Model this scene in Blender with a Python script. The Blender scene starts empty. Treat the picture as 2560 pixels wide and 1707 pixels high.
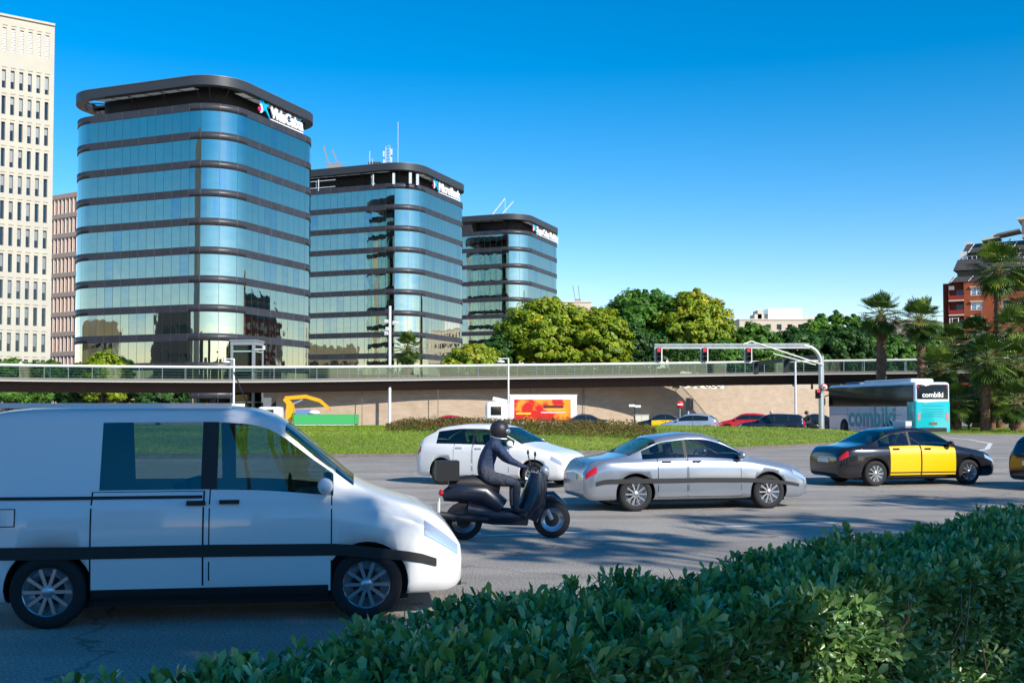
import bpy, bmesh, math, random
import numpy as np
from mathutils import Vector, Matrix
random.seed(7); RNG = np.random.default_rng(11)
R = math.radians; PI = math.pi
scene = bpy.context.scene
COL = scene.collection
# ------------------------------------------------------------ camera
F = 2678.0; PITCH = R(1.8); HOR = 1020.0; CAMZ = 1.9
PC = HOR - F*math.tan(PITCH)
cam_d = bpy.data.cameras.new('camera'); cam = bpy.data.objects.new('camera', cam_d); COL.objects.link(cam)
cam.location = (0, 0, CAMZ); cam.rotation_euler = (R(90)+PITCH, 0, 0)
cam_d.sensor_width = 36; cam_d.lens = F/2560*36; cam_d.shift_y = (PC-853.5)/2560
cam_d.clip_start = 0.1; cam_d.clip_end = 6000
scene.camera = cam
def P(px, py, Y):
    u = (px-1280)/F; v = (PC-py)/F
    dy = math.cos(PITCH)-v*math.sin(PITCH); dz = math.sin(PITCH)+v*math.cos(PITCH)
    s = Y/dy
    return Vector((u*s, Y, CAMZ+dz*s))
def GX(px, Y): return P(px, HOR, Y).x
# ------------------------------------------------------------ light
SUN_H = Vector((0.66, -0.75, 0)).normalized(); SUN_EL = R(33)
SUN = Vector((SUN_H.x*math.cos(SUN_EL), SUN_H.y*math.cos(SUN_EL), math.sin(SUN_EL)))
sl = bpy.data.lights.new('sun', 'SUN'); so = bpy.data.objects.new('sun', sl); COL.objects.link(so)
sl.energy = 4.8; sl.angle = R(0.5); sl.color = (1.0, 0.93, 0.82)
so.rotation_euler = SUN.to_track_quat('Z', 'Y').to_euler(); so.location = (0, -20, 60)
world = bpy.data.worlds.new('World'); scene.world = world; world.use_nodes = True
wn = world.node_tree; wn.nodes.clear()
sky = wn.nodes.new('ShaderNodeTexSky'); sky.sky_type = 'NISHITA'; sky.sun_disc = False
sky.sun_elevation = SUN_EL; sky.sun_rotation = math.atan2(SUN.x, SUN.y)
sky.altitude = 0; sky.air_density = 1.0; sky.dust_density = 0.1; sky.ozone_density = 3.5
hsv = wn.nodes.new('ShaderNodeHueSaturation'); hsv.inputs['Saturation'].default_value = 1.38
bg = wn.nodes.new('ShaderNodeBackground'); bg.inputs['Strength'].default_value = 0.135
wo = wn.nodes.new('ShaderNodeOutputWorld')
gam = wn.nodes.new('ShaderNodeGamma'); gam.inputs[1].default_value = 1.15
tin = wn.nodes.new('ShaderNodeMix'); tin.data_type = 'RGBA'; tin.blend_type = 'MULTIPLY'; tin.inputs[0].default_value = 1; tin.inputs[7].default_value = (1.2, .88, .80, 1)
wn.links.new(sky.outputs[0], gam.inputs[0]); wn.links.new(gam.outputs[0], hsv.inputs['Color']); wn.links.new(hsv.outputs[0], tin.inputs[6]); wn.links.new(tin.outputs[2], bg.inputs[0]); wn.links.new(bg.outputs[0], wo.inputs[0])
scene.view_settings.view_transform = 'Standard'; scene.view_settings.look = 'None'
scene.view_settings.exposure = 0.35; scene.view_settings.gamma = 1
scene.render.engine = 'CYCLES'
scene.cycles.max_bounces = 8; scene.cycles.transparent_max_bounces = 16
# ------------------------------------------------------------ materials
MATS = {}
def mat(name, col, rough=0.7, metal=0.0, col2=None, scale=4.0, detail=6.0, bump=0.0, bscale=None, spec=0.5, emit=None, es=1.0,
        alpha=None, coat=0.0, contrast=(0.35, 0.65), trans=0.0, ior=1.45, stretch=None):
    if name in MATS: return MATS[name]
    m = bpy.data.materials.new(name); m.use_nodes = True; nt = m.node_tree; n = nt.nodes; L = nt.links
    b = n['Principled BSDF']
    b.inputs['Base Color'].default_value = (*col, 1); b.inputs['Roughness'].default_value = rough
    b.inputs['Metallic'].default_value = metal; b.inputs['Specular IOR Level'].default_value = spec
    b.inputs['Coat Weight'].default_value = coat; b.inputs['Coat Roughness'].default_value = 0.04
    b.inputs['Transmission Weight'].default_value = trans; b.inputs['IOR'].default_value = ior
    if emit: b.inputs['Emission Color'].default_value = (*emit, 1); b.inputs['Emission Strength'].default_value = es
    if alpha is not None: b.inputs['Alpha'].default_value = alpha
    if col2 or bump:
        tc = n.new('ShaderNodeTexCoord'); mp = n.new('ShaderNodeMapping'); L.new(tc.outputs['Object'], mp.inputs[0])
        if stretch: mp.inputs['Scale'].default_value = stretch
    if col2:
        nz = n.new('ShaderNodeTexNoise'); nz.inputs['Scale'].default_value = scale; nz.inputs['Detail'].default_value = detail
        nz.inputs['Roughness'].default_value = 0.6
        L.new(mp.outputs[0], nz.inputs['Vector'])
        r = n.new('ShaderNodeValToRGB'); r.color_ramp.elements[0].position = contrast[0]; r.color_ramp.elements[1].position = contrast[1]
        r.color_ramp.elements[0].color = (*col, 1); r.color_ramp.elements[1].color = (*col2, 1)
        L.new(nz.outputs[0], r.inputs[0]); L.new(r.outputs[0], b.inputs['Base Color'])
    if bump:
        nb = n.new('ShaderNodeTexNoise'); nb.inputs['Scale'].default_value = bscale or scale*3; nb.inputs['Detail'].default_value = 4
        L.new(mp.outputs[0], nb.inputs['Vector'])
        bp = n.new('ShaderNodeBump'); bp.inputs['Strength'].default_value = bump; bp.inputs['Distance'].default_value = 0.03
        L.new(nb.outputs[0], bp.inputs['Height']); L.new(bp.outputs[0], b.inputs['Normal'])
    MATS[name] = m; return m
def leafmat(name, c1, c2, c3, rough=0.5, trans=0.35, spec=0.4):
    if name in MATS: return MATS[name]
    m = bpy.data.materials.new(name); m.use_nodes = True; nt = m.node_tree; n = nt.nodes; L = nt.links
    b = n['Principled BSDF']; b.inputs['Roughness'].default_value = rough; b.inputs['Specular IOR Level'].default_value = spec
    at = n.new('ShaderNodeAttribute'); at.attribute_name = 'tint'
    r = n.new('ShaderNodeValToRGB'); e = r.color_ramp.elements
    e[0].color = (*c1, 1); e[1].color = (*c3, 1); e[0].position = 0.0; e[1].position = 1.0
    k = e.new(0.55); k.color = (*c2, 1)
    L.new(at.outputs['Fac'], r.inputs[0]); L.new(r.outputs[0], b.inputs['Base Color'])
    t = n.new('ShaderNodeBsdfTranslucent'); mx = n.new('ShaderNodeMixShader'); mx.inputs[0].default_value = trans
    L.new(r.outputs[0], t.inputs[0]); L.new(b.outputs[0], mx.inputs[1]); L.new(t.outputs[0], mx.inputs[2])
    L.new(mx.outputs[0], n['Material Output'].inputs[0])
    MATS[name] = m; return m
M = {}
M['asphalt'] = mat('asphalt', (0.34, 0.31, 0.275), 0.85, col2=(0.47, 0.43, 0.38), scale=0.5, bump=0.6, bscale=60, contrast=(.3, .7), spec=0.3)
def asphalt_detail(m):
    nt = m.node_tree; n = nt.nodes; L = nt.links; b = n['Principled BSDF']; src = b.inputs['Base Color'].links[0].from_socket
    tc = n.new('ShaderNodeTexCoord'); out = src
    def mul(fac_socket, dark, amount):
        nonlocal out
        mx = n.new('ShaderNodeMix'); mx.data_type = 'RGBA'; mx.blend_type = 'MULTIPLY'; mx.inputs[0].default_value = amount
        r = n.new('ShaderNodeValToRGB'); e = r.color_ramp.elements; e[0].position = dark[0]; e[1].position = dark[1]; e[0].color = (dark[2],)*3+(1,); e[1].color = (dark[3],)*3+(1,)
        L.new(fac_socket, r.inputs[0]); L.new(out, mx.inputs[6]); L.new(r.outputs[0], mx.inputs[7]); out = mx.outputs[2]
    g = n.new('ShaderNodeTexNoise'); g.inputs['Scale'].default_value = 45; g.inputs['Detail'].default_value = 2; L.new(tc.outputs['Object'], g.inputs['Vector']); mul(g.outputs[0], (.38, .62, .62, 1.25), 1)
    g = n.new('ShaderNodeTexNoise'); g.inputs['Scale'].default_value = 170; g.inputs['Detail'].default_value = 1; L.new(tc.outputs['Object'], g.inputs['Vector']); mul(g.outputs[0], (.4, .62, .7, 1.2), 1)
    mp = n.new('ShaderNodeMapping'); mp.inputs['Scale'].default_value = (.06, .9, 1); mp.inputs['Rotation'].default_value = (0, 0, R(-9)); L.new(tc.outputs['Object'], mp.inputs[0])
    g = n.new('ShaderNodeTexNoise'); g.inputs['Scale'].default_value = 1; g.inputs['Detail'].default_value = 3; L.new(mp.outputs[0], g.inputs['Vector']); mul(g.outputs[0], (.35, .6, .78, 1.05), 1)
    v = n.new('ShaderNodeTexVoronoi'); v.feature = 'DISTANCE_TO_EDGE'; v.inputs['Scale'].default_value = .22
    w = n.new('ShaderNodeTexNoise'); w.inputs['Scale'].default_value = 1.5; L.new(tc.outputs['Object'], w.inputs['Vector']); ad = n.new('ShaderNodeVectorMath'); ad.operation = 'MULTIPLY_ADD'; ad.inputs[1].default_value = (1.2, 1.2, 0)
    L.new(w.outputs['Color'], ad.inputs[0]); L.new(tc.outputs['Object'], ad.inputs[2]); L.new(ad.outputs[0], v.inputs['Vector']); mul(v.outputs['Distance'], (.0, .006, .35, 1.0), .8)
    L.new(out, b.inputs['Base Color'])
asphalt_detail(M['asphalt'])
M['paving'] = mat('paving', (0.26, 0.24, 0.21), 0.9, col2=(0.34, 0.31, 0.27), scale=0.3, bump=.2)
M['kerb'] = mat('kerb_stone', (0.13, 0.11, 0.10), 0.85, col2=(0.20, 0.17, 0.15), scale=3)
M['paint_white'] = mat('road_paint', (0.78, 0.78, 0.75), 0.7, col2=(0.55, 0.55, 0.53), scale=6, contrast=(.4, .8))
M['soil'] = mat('turf_soil', (0.13, 0.20, 0.025), 0.95, col2=(0.24, 0.27, 0.05), scale=1.2, bump=.5)
M['steel'] = mat('galvanised_steel', (0.52, 0.54, 0.56), 0.38, 0.75, col2=(0.62, 0.64, 0.65), scale=2)
M['lightpaint'] = mat('pale_grey_paint', (0.66, 0.68, 0.69), 0.45, col2=(0.74, 0.75, 0.76), scale=3)
M['darkmetal'] = mat('dark_metal', (0.035, 0.035, 0.04), 0.5, 0.3)
M['black'] = mat('black_plastic', (0.012, 0.012, 0.014), 0.5)
M['rubber'] = mat('rubber', (0.018, 0.018, 0.019), 0.8)
M['rim'] = mat('alloy_rim', (0.55, 0.57, 0.6), 0.3, 0.9)
M['carglass'] = mat('car_glass', (0.01, 0.016, 0.018), 0.04, spec=0.9, coat=0.3)
M['seat'] = mat('seat_fabric', (.05, .05, .055), .9)
def clear_glass(name, tint, mixv):
    m = bpy.data.materials.new(name); m.use_nodes = True; n_ = m.node_tree.nodes; L = m.node_tree.links
    g = n_.new('ShaderNodeBsdfGlossy'); g.inputs['Roughness'].default_value = .02; tr = n_.new('ShaderNodeBsdfTransparent'); tr.inputs[0].default_value = (*tint, 1)
    fr = n_.new('ShaderNodeFresnel'); fr.inputs[0].default_value = 1.55; ma = n_.new('ShaderNodeMath'); ma.operation = 'ADD'; ma.inputs[1].default_value = mixv; mx = n_.new('ShaderNodeMixShader')
    L.new(fr.outputs[0], ma.inputs[0]); L.new(ma.outputs[0], mx.inputs[0]); L.new(tr.outputs[0], mx.inputs[1]); L.new(g.outputs[0], mx.inputs[2]); L.new(mx.outputs[0], n_['Material Output'].inputs[0]); return m
M['autoglass'] = clear_glass('auto_glass', (.42, .52, .48), .05)
M['redlens'] = mat('red_lens', (0.55, 0.01, 0.015), 0.12, coat=.5)
M['amber'] = mat('amber_lens', (0.8, 0.25, 0.02), 0.15, coat=.5)
M['clearlens'] = mat('clear_lens', (0.75, 0.78, 0.8), 0.08, 0.6, coat=.6)
M['plate'] = mat('plate_white', (0.75, 0.75, 0.72), 0.5)
M['white'] = mat('white_paint', (0.8, 0.8, 0.79), 0.35, coat=0.4)
M['seam'] = mat('seam_black', (0.01, 0.01, 0.01), 0.8)
# ------------------------------------------------------------ object helpers
def tag(o, label=None, cat=None, group=None, kind=None):
    if label: o['label'] = label
    if cat: o['category'] = cat
    if group: o['group'] = group
    if kind: o['kind'] = kind
    return o
def empty(name, loc=(0, 0, 0), rz=0.0, label=None, cat=None, group=None):
    o = bpy.data.objects.new(name, None); COL.objects.link(o); o.location = loc; o.rotation_euler = (0, 0, rz)
    o.empty_display_size = 0.2
    return tag(o, label, cat, group)
def link(name, me, mats, parent=None, smooth=False):
    if not isinstance(mats, (list, tuple)): mats = [mats]
    if not me.materials:
        for m in mats: me.materials.append(m)
    if smooth: me.polygons.foreach_set('use_smooth', [True]*len(me.polygons))
    o = bpy.data.objects.new(name, me); COL.objects.link(o)
    if parent: o.parent = parent
    return o
class MB:
    """collects boxes, tubes and patches into one mesh"""
    def __init__(s): s.v = []; s.f = []; s.mi = []; s.sm = []; s.m = 0; s.smooth = False
    def add(s, vs, fs):
        b = len(s.v); s.v += [tuple(v) for v in vs]
        for f in fs: s.f.append([i+b for i in f]); s.mi.append(s.m); s.sm.append(s.smooth)
        return s
    def box(s, c, size, rz=0.0, mx=None):
        hx, hy, hz = size[0]/2, size[1]/2, size[2]/2
        vs = [Vector((x*hx, y*hy, z*hz)) for z in (-1, 1) for (x, y) in ((-1, -1), (1, -1), (1, 1), (-1, 1))]
        if mx: vs = [mx @ v for v in vs]
        elif rz: q = Matrix.Rotation(rz, 3, 'Z'); vs = [q @ v for v in vs]
        vs = [v+Vector(c) for v in vs]
        return s.add(vs, [(3, 2, 1, 0), (4, 5, 6, 7), (0, 1, 5, 4), (1, 2, 6, 5), (2, 3, 7, 6), (3, 0, 4, 7)])
    def bb(s, a, b):
        return s.box([(a[i]+b[i])/2 for i in range(3)], [abs(b[i]-a[i]) for i in range(3)])
    def bar(s, a, b, w, h=None):
        a = Vector(a); b = Vector(b); d = b-a; L = d.length
        if L < 1e-6: return s
        q = d.to_track_quat('X', 'Z').to_matrix()
        return s.box((a+b)/2, (L, w, h or w), mx=q)
    def tube(s, pts, rad, n=10, cap=True):
        pts = [Vector(p) for p in pts]; rs = rad if isinstance(rad, (list, tuple)) else [rad]*len(pts)
        rings = []; sm = s.smooth; ref = None
        for i, p in enumerate(pts):
            d = (pts[min(i+1, len(pts)-1)]-pts[max(i-1, 0)]).normalized()
            if ref is None: ref = Vector((0, 0, 1)) if abs(d.z) < .9 else Vector((1, 0, 0))
            u = d.cross(ref).normalized(); w = u.cross(d).normalized(); ref = w
            rings.append([p+(u*math.cos(2*PI*k/n)+w*math.sin(2*PI*k/n))*rs[i] for k in range(n)])
        vs = [v for r in rings for v in r]; fs = []
        for i in range(len(pts)-1):
            for k in range(n): fs.append((i*n+k, i*n+(k+1) % n, (i+1)*n+(k+1) % n, (i+1)*n+k))
        s.smooth = True; s.add(vs, fs); s.smooth = sm
        if cap:
            s.add(rings[0], [tuple(range(n))]); s.add(rings[-1], [tuple(reversed(range(n)))])
        return s
    def lathe(s, prof, c=(0, 0, 0), axis='Z', n=24):
        vs = []; fs = []
        for (r, z) in prof:
            for k in range(n):
                a = 2*PI*k/n; x, y = r*math.cos(a), r*math.sin(a)
                v = (x, y, z) if axis == 'Z' else ((x, z, y) if axis == 'Y' else (z, x, y))
                vs.append(Vector(v)+Vector(c))
        for i in range(len(prof)-1):
            for k in range(n):
                f = (i*n+k, i*n+(k+1) % n, (i+1)*n+(k+1) % n, (i+1)*n+k)
                fs.append(f if axis != 'Y' else f[::-1])
        sm = s.smooth; s.smooth = True; s.add(vs, fs); s.smooth = sm; return s
    def prism(s, poly, z0, z1):
        n = len(poly); vs = [(x, y, z0) for x, y in poly]+[(x, y, z1) for x, y in poly]
        fs = [tuple(reversed(range(n))), tuple(range(n, 2*n))]+[(i, (i+1) % n, (i+1) % n+n, i+n) for i in range(n)]
        return s.add(vs, fs)
    def quad(s, a, b, c, d): return s.add([a, b, c, d], [(0, 1, 2, 3)])
    def ell(s, c, r, n=12, m=8):
        prof = [(math.sin(PI*i/m), -math.cos(PI*i/m)) for i in range(m+1)]
        vs = []; fs = []
        for (q, z) in prof:
            for k in range(n):
                a = 2*PI*k/n; vs.append(Vector((q*math.cos(a)*r[0], q*math.sin(a)*r[1], z*r[2]))+Vector(c))
        for i in range(m):
            for k in range(n): fs.append((i*n+k, i*n+(k+1) % n, (i+1)*n+(k+1) % n, (i+1)*n+k))
        sm = s.smooth; s.smooth = True; s.add(vs, fs); s.smooth = sm; return s
    def mesh(s, name='mesh'):
        me = bpy.data.meshes.new(name); me.from_pydata(s.v, [], s.f)
        me.polygons.foreach_set('material_index', s.mi); me.polygons.foreach_set('use_smooth', s.sm)
        me.validate(); me.update(); return me
    def build(s, name, mats, parent=None):
        return link(name, s.mesh(name), mats, parent)
def copyo(o, parent=None, loc=None, rot=None):
    c = o.copy(); COL.objects.link(c)
    c.parent = parent
    if loc is not None: c.location = loc
    if rot is not None: c.rotation_euler = rot
    return c
def copy_tree(o, parent=None):
    c = o.copy(); COL.objects.link(c); c.parent = parent
    for ch in [x for x in o.children]: copy_tree(ch, c)
    return c
def npmesh(name, V, Fc, tint=None, mi=None, smooth=False):
    me = bpy.data.meshes.new(name); nv = len(V); nf, k = Fc.shape
    me.vertices.add(nv); me.vertices.foreach_set('co', V.astype(np.float32).ravel())
    me.loops.add(nf*k); me.loops.foreach_set('vertex_index', Fc.astype(np.int32).ravel())
    me.polygons.add(nf); me.polygons.foreach_set('loop_start', np.arange(0, nf*k, k, dtype=np.int32))
    if mi is not None: me.polygons.foreach_set('material_index', mi.astype(np.int32))
    if smooth: me.polygons.foreach_set('use_smooth', np.ones(nf, bool))
    me.update(calc_edges=True)
    if tint is not None:
        a = me.attributes.new('tint', 'FLOAT', 'FACE'); a.data.foreach_set('value', tint.astype(np.float32))
    return me
def ev(o):
    dg = bpy.context.evaluated_depsgraph_get(); dg.update()
    return bpy.data.meshes.new_from_object(o.evaluated_get(dg))
def text_mesh(body, size, extrude=0.02, offset=0.0, align='LEFT', spacing=1.0, shear=0):
    cu = bpy.data.curves.new('lettering', 'FONT'); cu.body = body; cu.size = size; cu.extrude = extrude; cu.offset = offset
    cu.align_x = align; cu.space_character = spacing; cu.resolution_u = 3; cu.shear = shear
    o = bpy.data.objects.new('lettering', cu); COL.objects.link(o)
    me = ev(o); bpy.data.objects.remove(o); return me
def frame(o, origin, ux, uz):
    """place a mesh made in XY (text) so X->ux, Y->uz"""
    ux = Vector(ux).normalized(); uz = Vector(uz).normalized(); n = ux.cross(uz)
    m = Matrix((ux, uz, n)).transposed().to_4x4(); m.translation = Vector(origin)
    o.matrix_local = m
def rnd_unit(n):
    v = RNG.normal(size=(n, 3)); return v/np.linalg.norm(v, axis=1, keepdims=True)
# ------------------------------------------------------------ foliage
L_BRIGHT = leafmat('leaf_bright', (0.13, 0.21, 0.012), (0.28, 0.38, 0.018), (0.50, 0.52, 0.03))
L_DARK = leafmat('leaf_dark', (0.016, 0.055, 0.010), (0.04, 0.12, 0.016), (0.09, 0.21, 0.03))
L_MID = leafmat('leaf_mid', (0.035, 0.11, 0.014), (0.09, 0.23, 0.022), (0.19, 0.36, 0.04))
L_YEL = leafmat('blossom_yellow', (0.45, 0.30, 0.01), (0.62, 0.46, 0.02), (0.8, 0.66, 0.05))
L_HEDGE = leafmat('hedge_leaf', (0.06, 0.16, 0.035), (0.24, 0.43, 0.10), (0.60, 0.70, 0.27), rough=0.30, trans=0.22, spec=0.9)
L_PALM = leafmat('palm_leaf', (0.02, 0.05, 0.006), (0.06, 0.12, 0.014), (0.26, 0.34, 0.04), rough=0.42, trans=0.25)
L_SHRUB = leafmat('shrub_leaf', (0.10, 0.075, 0.02), (0.16, 0.14, 0.025), (0.30, 0.14, 0.05))
L_GRASS = leafmat('grass_blade', (0.12, 0.22, 0.012), (0.22, 0.33, 0.018), (0.38, 0.43, 0.05), rough=0.6, trans=0.3)
BARK = mat('bark', (0.10, 0.075, 0.05), 0.95, col2=(0.19, 0.15, 0.11), scale=5, bump=.8)
PBARK = mat('palm_bark', (0.12, 0.06, 0.03), 0.95, col2=(0.26, 0.15, 0.09), scale=6, bump=1)
def leaf_quads(C, N, size, asp=0.5):
    n = len(C); N = N/np.linalg.norm(N, axis=1, keepdims=True)
    r = rnd_unit(n); T = np.cross(N, r); T /= np.linalg.norm(T, axis=1, keepdims=True)+1e-9; B = np.cross(N, T)
    s = np.asarray(size).reshape(-1, 1)
    V = np.stack([C-T*s, C+B*s*asp, C+T*s, C-B*s*asp], 1).reshape(-1, 3)
    return V, np.arange(4*n).reshape(n, 4)
def crown_mesh(name, blobs, n, leaf, flower=0.0, sub=0.2, flowerzone=0.3):
    """blobs: (centre, (rx,ry,rz)); leaves are grouped in small clumps over each blob"""
    area = np.array([b[1][0]*b[1][2]+b[1][1]*b[1][2] for b in blobs]); area = area/area.sum()
    Vs = []; tint = []; mi = []; Cs = []; Ns = []
    for (c, r), a in zip(blobs, area):
        k = max(40, int(n*a)); nc = max(12, int(k/70)); c = np.array(c); r = np.array(r)
        d = rnd_unit(nc); d[:, 2] = np.where(d[:, 2] < -0.45, -d[:, 2], d[:, 2])
        rad = RNG.uniform(0.62, 1.0, (nc, 1)); cen = c+d*r*rad
        idx = RNG.integers(0, nc, k); dd = rnd_unit(k); sr = np.mean(r)*sub*RNG.uniform(.7, 1.35, nc)
        pt = cen[idx]+dd*(sr[idx]*RNG.uniform(.35, 1.0, k)**.5)[:, None]*np.array([1.15, 1.15, .75])
        Cs.append(pt); Ns.append(dd*0.7+d[idx]*0.6+rnd_unit(k)*.55+np.array([0, 0, .35]))
        ct = RNG.normal(.45, .14, nc); tint.append(np.clip(ct[idx]+RNG.normal(0, .16, k), 0, 1))
        fl = (RNG.random(nc) < flower)[idx] & (RNG.random(k) < .5) & (dd[:, 2] > -0.1) & (d[idx][:, 2] > flowerzone)
        mi.append(fl.astype(int))
    C = np.concatenate(Cs); N = np.concatenate(Ns)
    V, Fc = leaf_quads(C, N, leaf*RNG.uniform(.6, 1.3, len(C)), .55)
    return npmesh(name, V, Fc, np.concatenate(tint), np.concatenate(mi))
def tree(pos, h, rx, rz=None, label='', cat='tree', n=9000, leaf=0.3, lm=None, flower=0.0, group=None, name='broadleaf_tree', nb=7, base=None, ry=None, trunk=.28, sub=.2, fz=.3, lean=0):
    lm = lm or L_MID; rz = rz or rx*.7; ry = ry or rx
    t = empty(name, pos, 0, label, cat, group)
    cz = h-rz
    blobs = [((0, 0, cz), (rx*.93, ry*.93, rz*.94))]*2
    for k in range(nb):
        a = 2*PI*k/nb+random.uniform(-.3, .3); q = random.uniform(.5, .66); zz = random.uniform(-.5, .25)
        s = random.uniform(.34, .42)
        blobs.append(((rx*q*math.cos(a), ry*q*math.sin(a), cz+rz*zz), (rx*s, ry*s, rz*s*1.1)))
    blobs.append(((random.uniform(-.15, .15)*rx, 0, cz+rz*.45), (rx*.45, ry*.45, rz*.55)))
    cm = crown_mesh('crown', blobs, n, leaf, flower, sub, fz)
    link('crown', cm, [lm, L_YEL], t)
    m = MB(); b = max(0.5, (cz-rz*.55) if base is None else base)
    m.tube([(0, 0, -.3), (0.03, 0, b*.5), (.08+lean, .05, b)], [trunk, trunk*.8, trunk*.65], 10)
    for (c, r) in blobs[1:]:
        c = Vector(c); mid = Vector((.08+lean, .05, b)).lerp(c, .4)+Vector((0, 0, .22*rz))
        m.tube([(.08+lean, .05, b*.97), mid, c], [trunk*.5, trunk*.3, trunk*.1], 6)
    m.build('trunk', BARK, t)
    return t
def palm_crown_mesh(seed, nf=52, rad=1.5, dead=0.2):
    rg = np.random.default_rng(seed); V = []; Fc = []; tint = []
    pv = MB(); pv.smooth = True
    for i in range(nf):
        u = i/nf; el = R(80)-u*R(150)+rg.normal(0, .12)       # from upright to hanging
        az = i*2.39996+rg.normal(0, .15)
        h = np.array([math.cos(az), math.sin(az), 0]); up = np.array([0, 0, 1.])
        d = h*math.cos(el)+up*math.sin(el)
        L = rad*.55*rg.uniform(.8, 1.1)
        p0 = np.array([0, 0, 0.])+d*.12; p1 = p0+d*L*.6; d2 = d-up*.18; d2 /= np.linalg.norm(d2); p2 = p1+d2*L*.5
        pv.tube([p0, p1, p2], [.035, .025, .018], 4, cap=False)
        side = np.cross(d2, up); side /= np.linalg.norm(side)+1e-9; nrm = np.cross(side, d2)
        base = .45+rg.normal(0, .12)-(.25 if u > .8 and rg.random() < dead else 0)
        brighter = rg.random() < .16  # a random share of fronds takes a lighter tint
        ns = 20; fr = rad*rg.uniform(.5, .64)
        for k in range(ns):
            a = R(-112)+R(224)*k/(ns-1)
            dr = d2*math.cos(a)+side*math.sin(a)
            cup = nrm*(.22*abs(math.sin(a)))
            l = fr*(1-.28*abs(a)/R(112))*rg.uniform(.9, 1.08)
            m1 = p2+(dr+cup)*l*.55; tip = p2+(dr+cup*.6)*l*.82; e = tip+(dr*.1-up*(.30+.2*u))*l*.35
            w = l*.05; pr = np.cross(dr, nrm); pr /= np.linalg.norm(pr)+1e-9
            b = len(V); V += [p2, m1+pr*w, tip+pr*w*.6, e, tip-pr*w*.6, m1-pr*w]
            Fc += [(b, b+1, b+5, b), (b+1, b+2, b+4, b+5), (b+2, b+3, b+4, b+2)]
            tt = np.clip(base+(.4 if brighter else 0)+rg.normal(0, .07), 0, 1); tint += [tt]*3
    me = bpy.data.meshes.new('crown')
    me.from_pydata([tuple(v) for v in V], [], [tuple(dict.fromkeys(f)) for f in Fc])
    a = me.attributes.new('tint', 'FLOAT', 'FACE'); a.data.foreach_set('value', np.array(tint, np.float32))
    me.update()
    return me, pv
PALMM = []
def palm(pos, h, label, rad=1.7, tr=.2, nf=54, name='fan_palm', seed=1, lean=(0, 0), group='fan palms by the roundabout'):
    t = empty(name, pos, random.uniform(0, 6), label, 'palm tree', group)
    me, pv = palm_crown_mesh(seed, nf, rad)
    c = link('crown', me, L_PALM, t); c.location = (lean[0], lean[1], h)
    pt = pv.build('stalk', mat('palm_stalk', (.16, .2, .05), .6), t); pt.location = c.location
    m = MB(); n = 14; pts = []; rs = []
    for i in range(n*2+1):
        f = i/(n*2); pts.append((lean[0]*f*f, lean[1]*f*f, f*h-.3*(i == 0))); rs.append(tr*(1.25-.3*f+(.16 if i % 2 else 0)+(.25 if f > .85 else 0)))
    m.tube(pts, rs, 12)
    for i in range(int(h*16)):           # old leaf bases left on the trunk
        z = random.uniform(.25*h, h*.98); a = random.uniform(0, 2*PI); f = z/h; c0 = Vector((lean[0]*f*f, lean[1]*f*f, z)); d = Vector((math.cos(a), math.sin(a), 0))
        r0 = tr*(1.2-.25*f); m.bar(c0+d*r0*.9, c0+d*(r0+.13)+Vector((0, 0, .16)), .09, .03)
    m.build('trunk', PBARK, t)
    # hanging dry fronds below the crown
    V = []; Fq = []; tn = []
    for i in range(260):
        a = random.uniform(0, 2*PI); z = h-random.uniform(.0, .9)*rad*.8; f = z/h; d = Vector((math.cos(a), math.sin(a), 0)); c0 = Vector((lean[0]*f*f, lean[1]*f*f, z))+d*tr*.8
        e = c0+d*random.uniform(.12, .45)*rad*.6+Vector((0, 0, -random.uniform(.3, .8)*rad*.6)); s = Vector((-d.y, d.x, 0))*.05
        b = len(V); V += [c0-s, c0+s, e+s*.4, e-s*.4]; Fq.append((b, b+1, b+2, b+3)); tn.append(random.random())
    link('dry_fronds', npmesh('dry_fronds', np.array([tuple(v) for v in V]), np.array(Fq), np.array(tn)), leafmat('dry_frond', (.12, .07, .02), (.26, .17, .05), (.42, .30, .10)), t)
    return t
# ------------------------------------------------------------ ground
def sheet(name, pts, z, m, kind='structure'):
    me = bpy.data.meshes.new(name); me.from_pydata([(x, y, z) for x, y in pts], [], [tuple(range(len(pts)))])
    o = link(name, me, m); return tag(o, kind=kind)
sheet('ground', [(-3000, -1500), (3000, -1500), (3000, 4500), (-3000, 4500)], -0.02, M['paving'])
sheet('road', [(-160, -12), (160, -12), (160, 103), (60, 103), (30, 103), (10, 100), (-10, 97), (-160, 92)], 0.0, M['asphalt'])
# island outline (smooth closed oval)
isl = [(-60, 42.5), (-40, 41), (-24, 40.3), (-9.7, 40.5), (0, 43.2), (9.5, 48), (16.5, 55), (22.5, 62), (24.6, 66.5), (23.5, 69.5), (19, 71), (8, 70.8), (-8, 70), (-24, 69), (-44, 67.5), (-62, 66), (-72, 60), (-72, 48)]
def smooth_closed(pts, it=3):
    for _ in range(it):
        q = []
        for i in range(len(pts)):
            a = pts[i]; b = pts[(i+1) % len(pts)]
            q += [(a[0]*.75+b[0]*.25, a[1]*.75+b[1]*.25), (a[0]*.25+b[0]*.75, a[1]*.25+b[1]*.75)]
        pts = q
    return pts
ISL = smooth_closed(isl)
cx, cy = -22, 56
def mound(x, y):     # height of the turf mound
    k = (y-40.5)/(57-40.5)
    return 0
IA = np.array(ISL)
def edge_dist(x, y):
    a = IA; b = np.roll(IA, -1, 0); p = np.array([x, y]); ab = b-a; t = np.clip(((p-a)*ab).sum(1)/((ab**2).sum(1)+1e-9), 0, 1)
    return float(np.min(np.linalg.norm(a+ab*t[:, None]-p, axis=1)))
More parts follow.
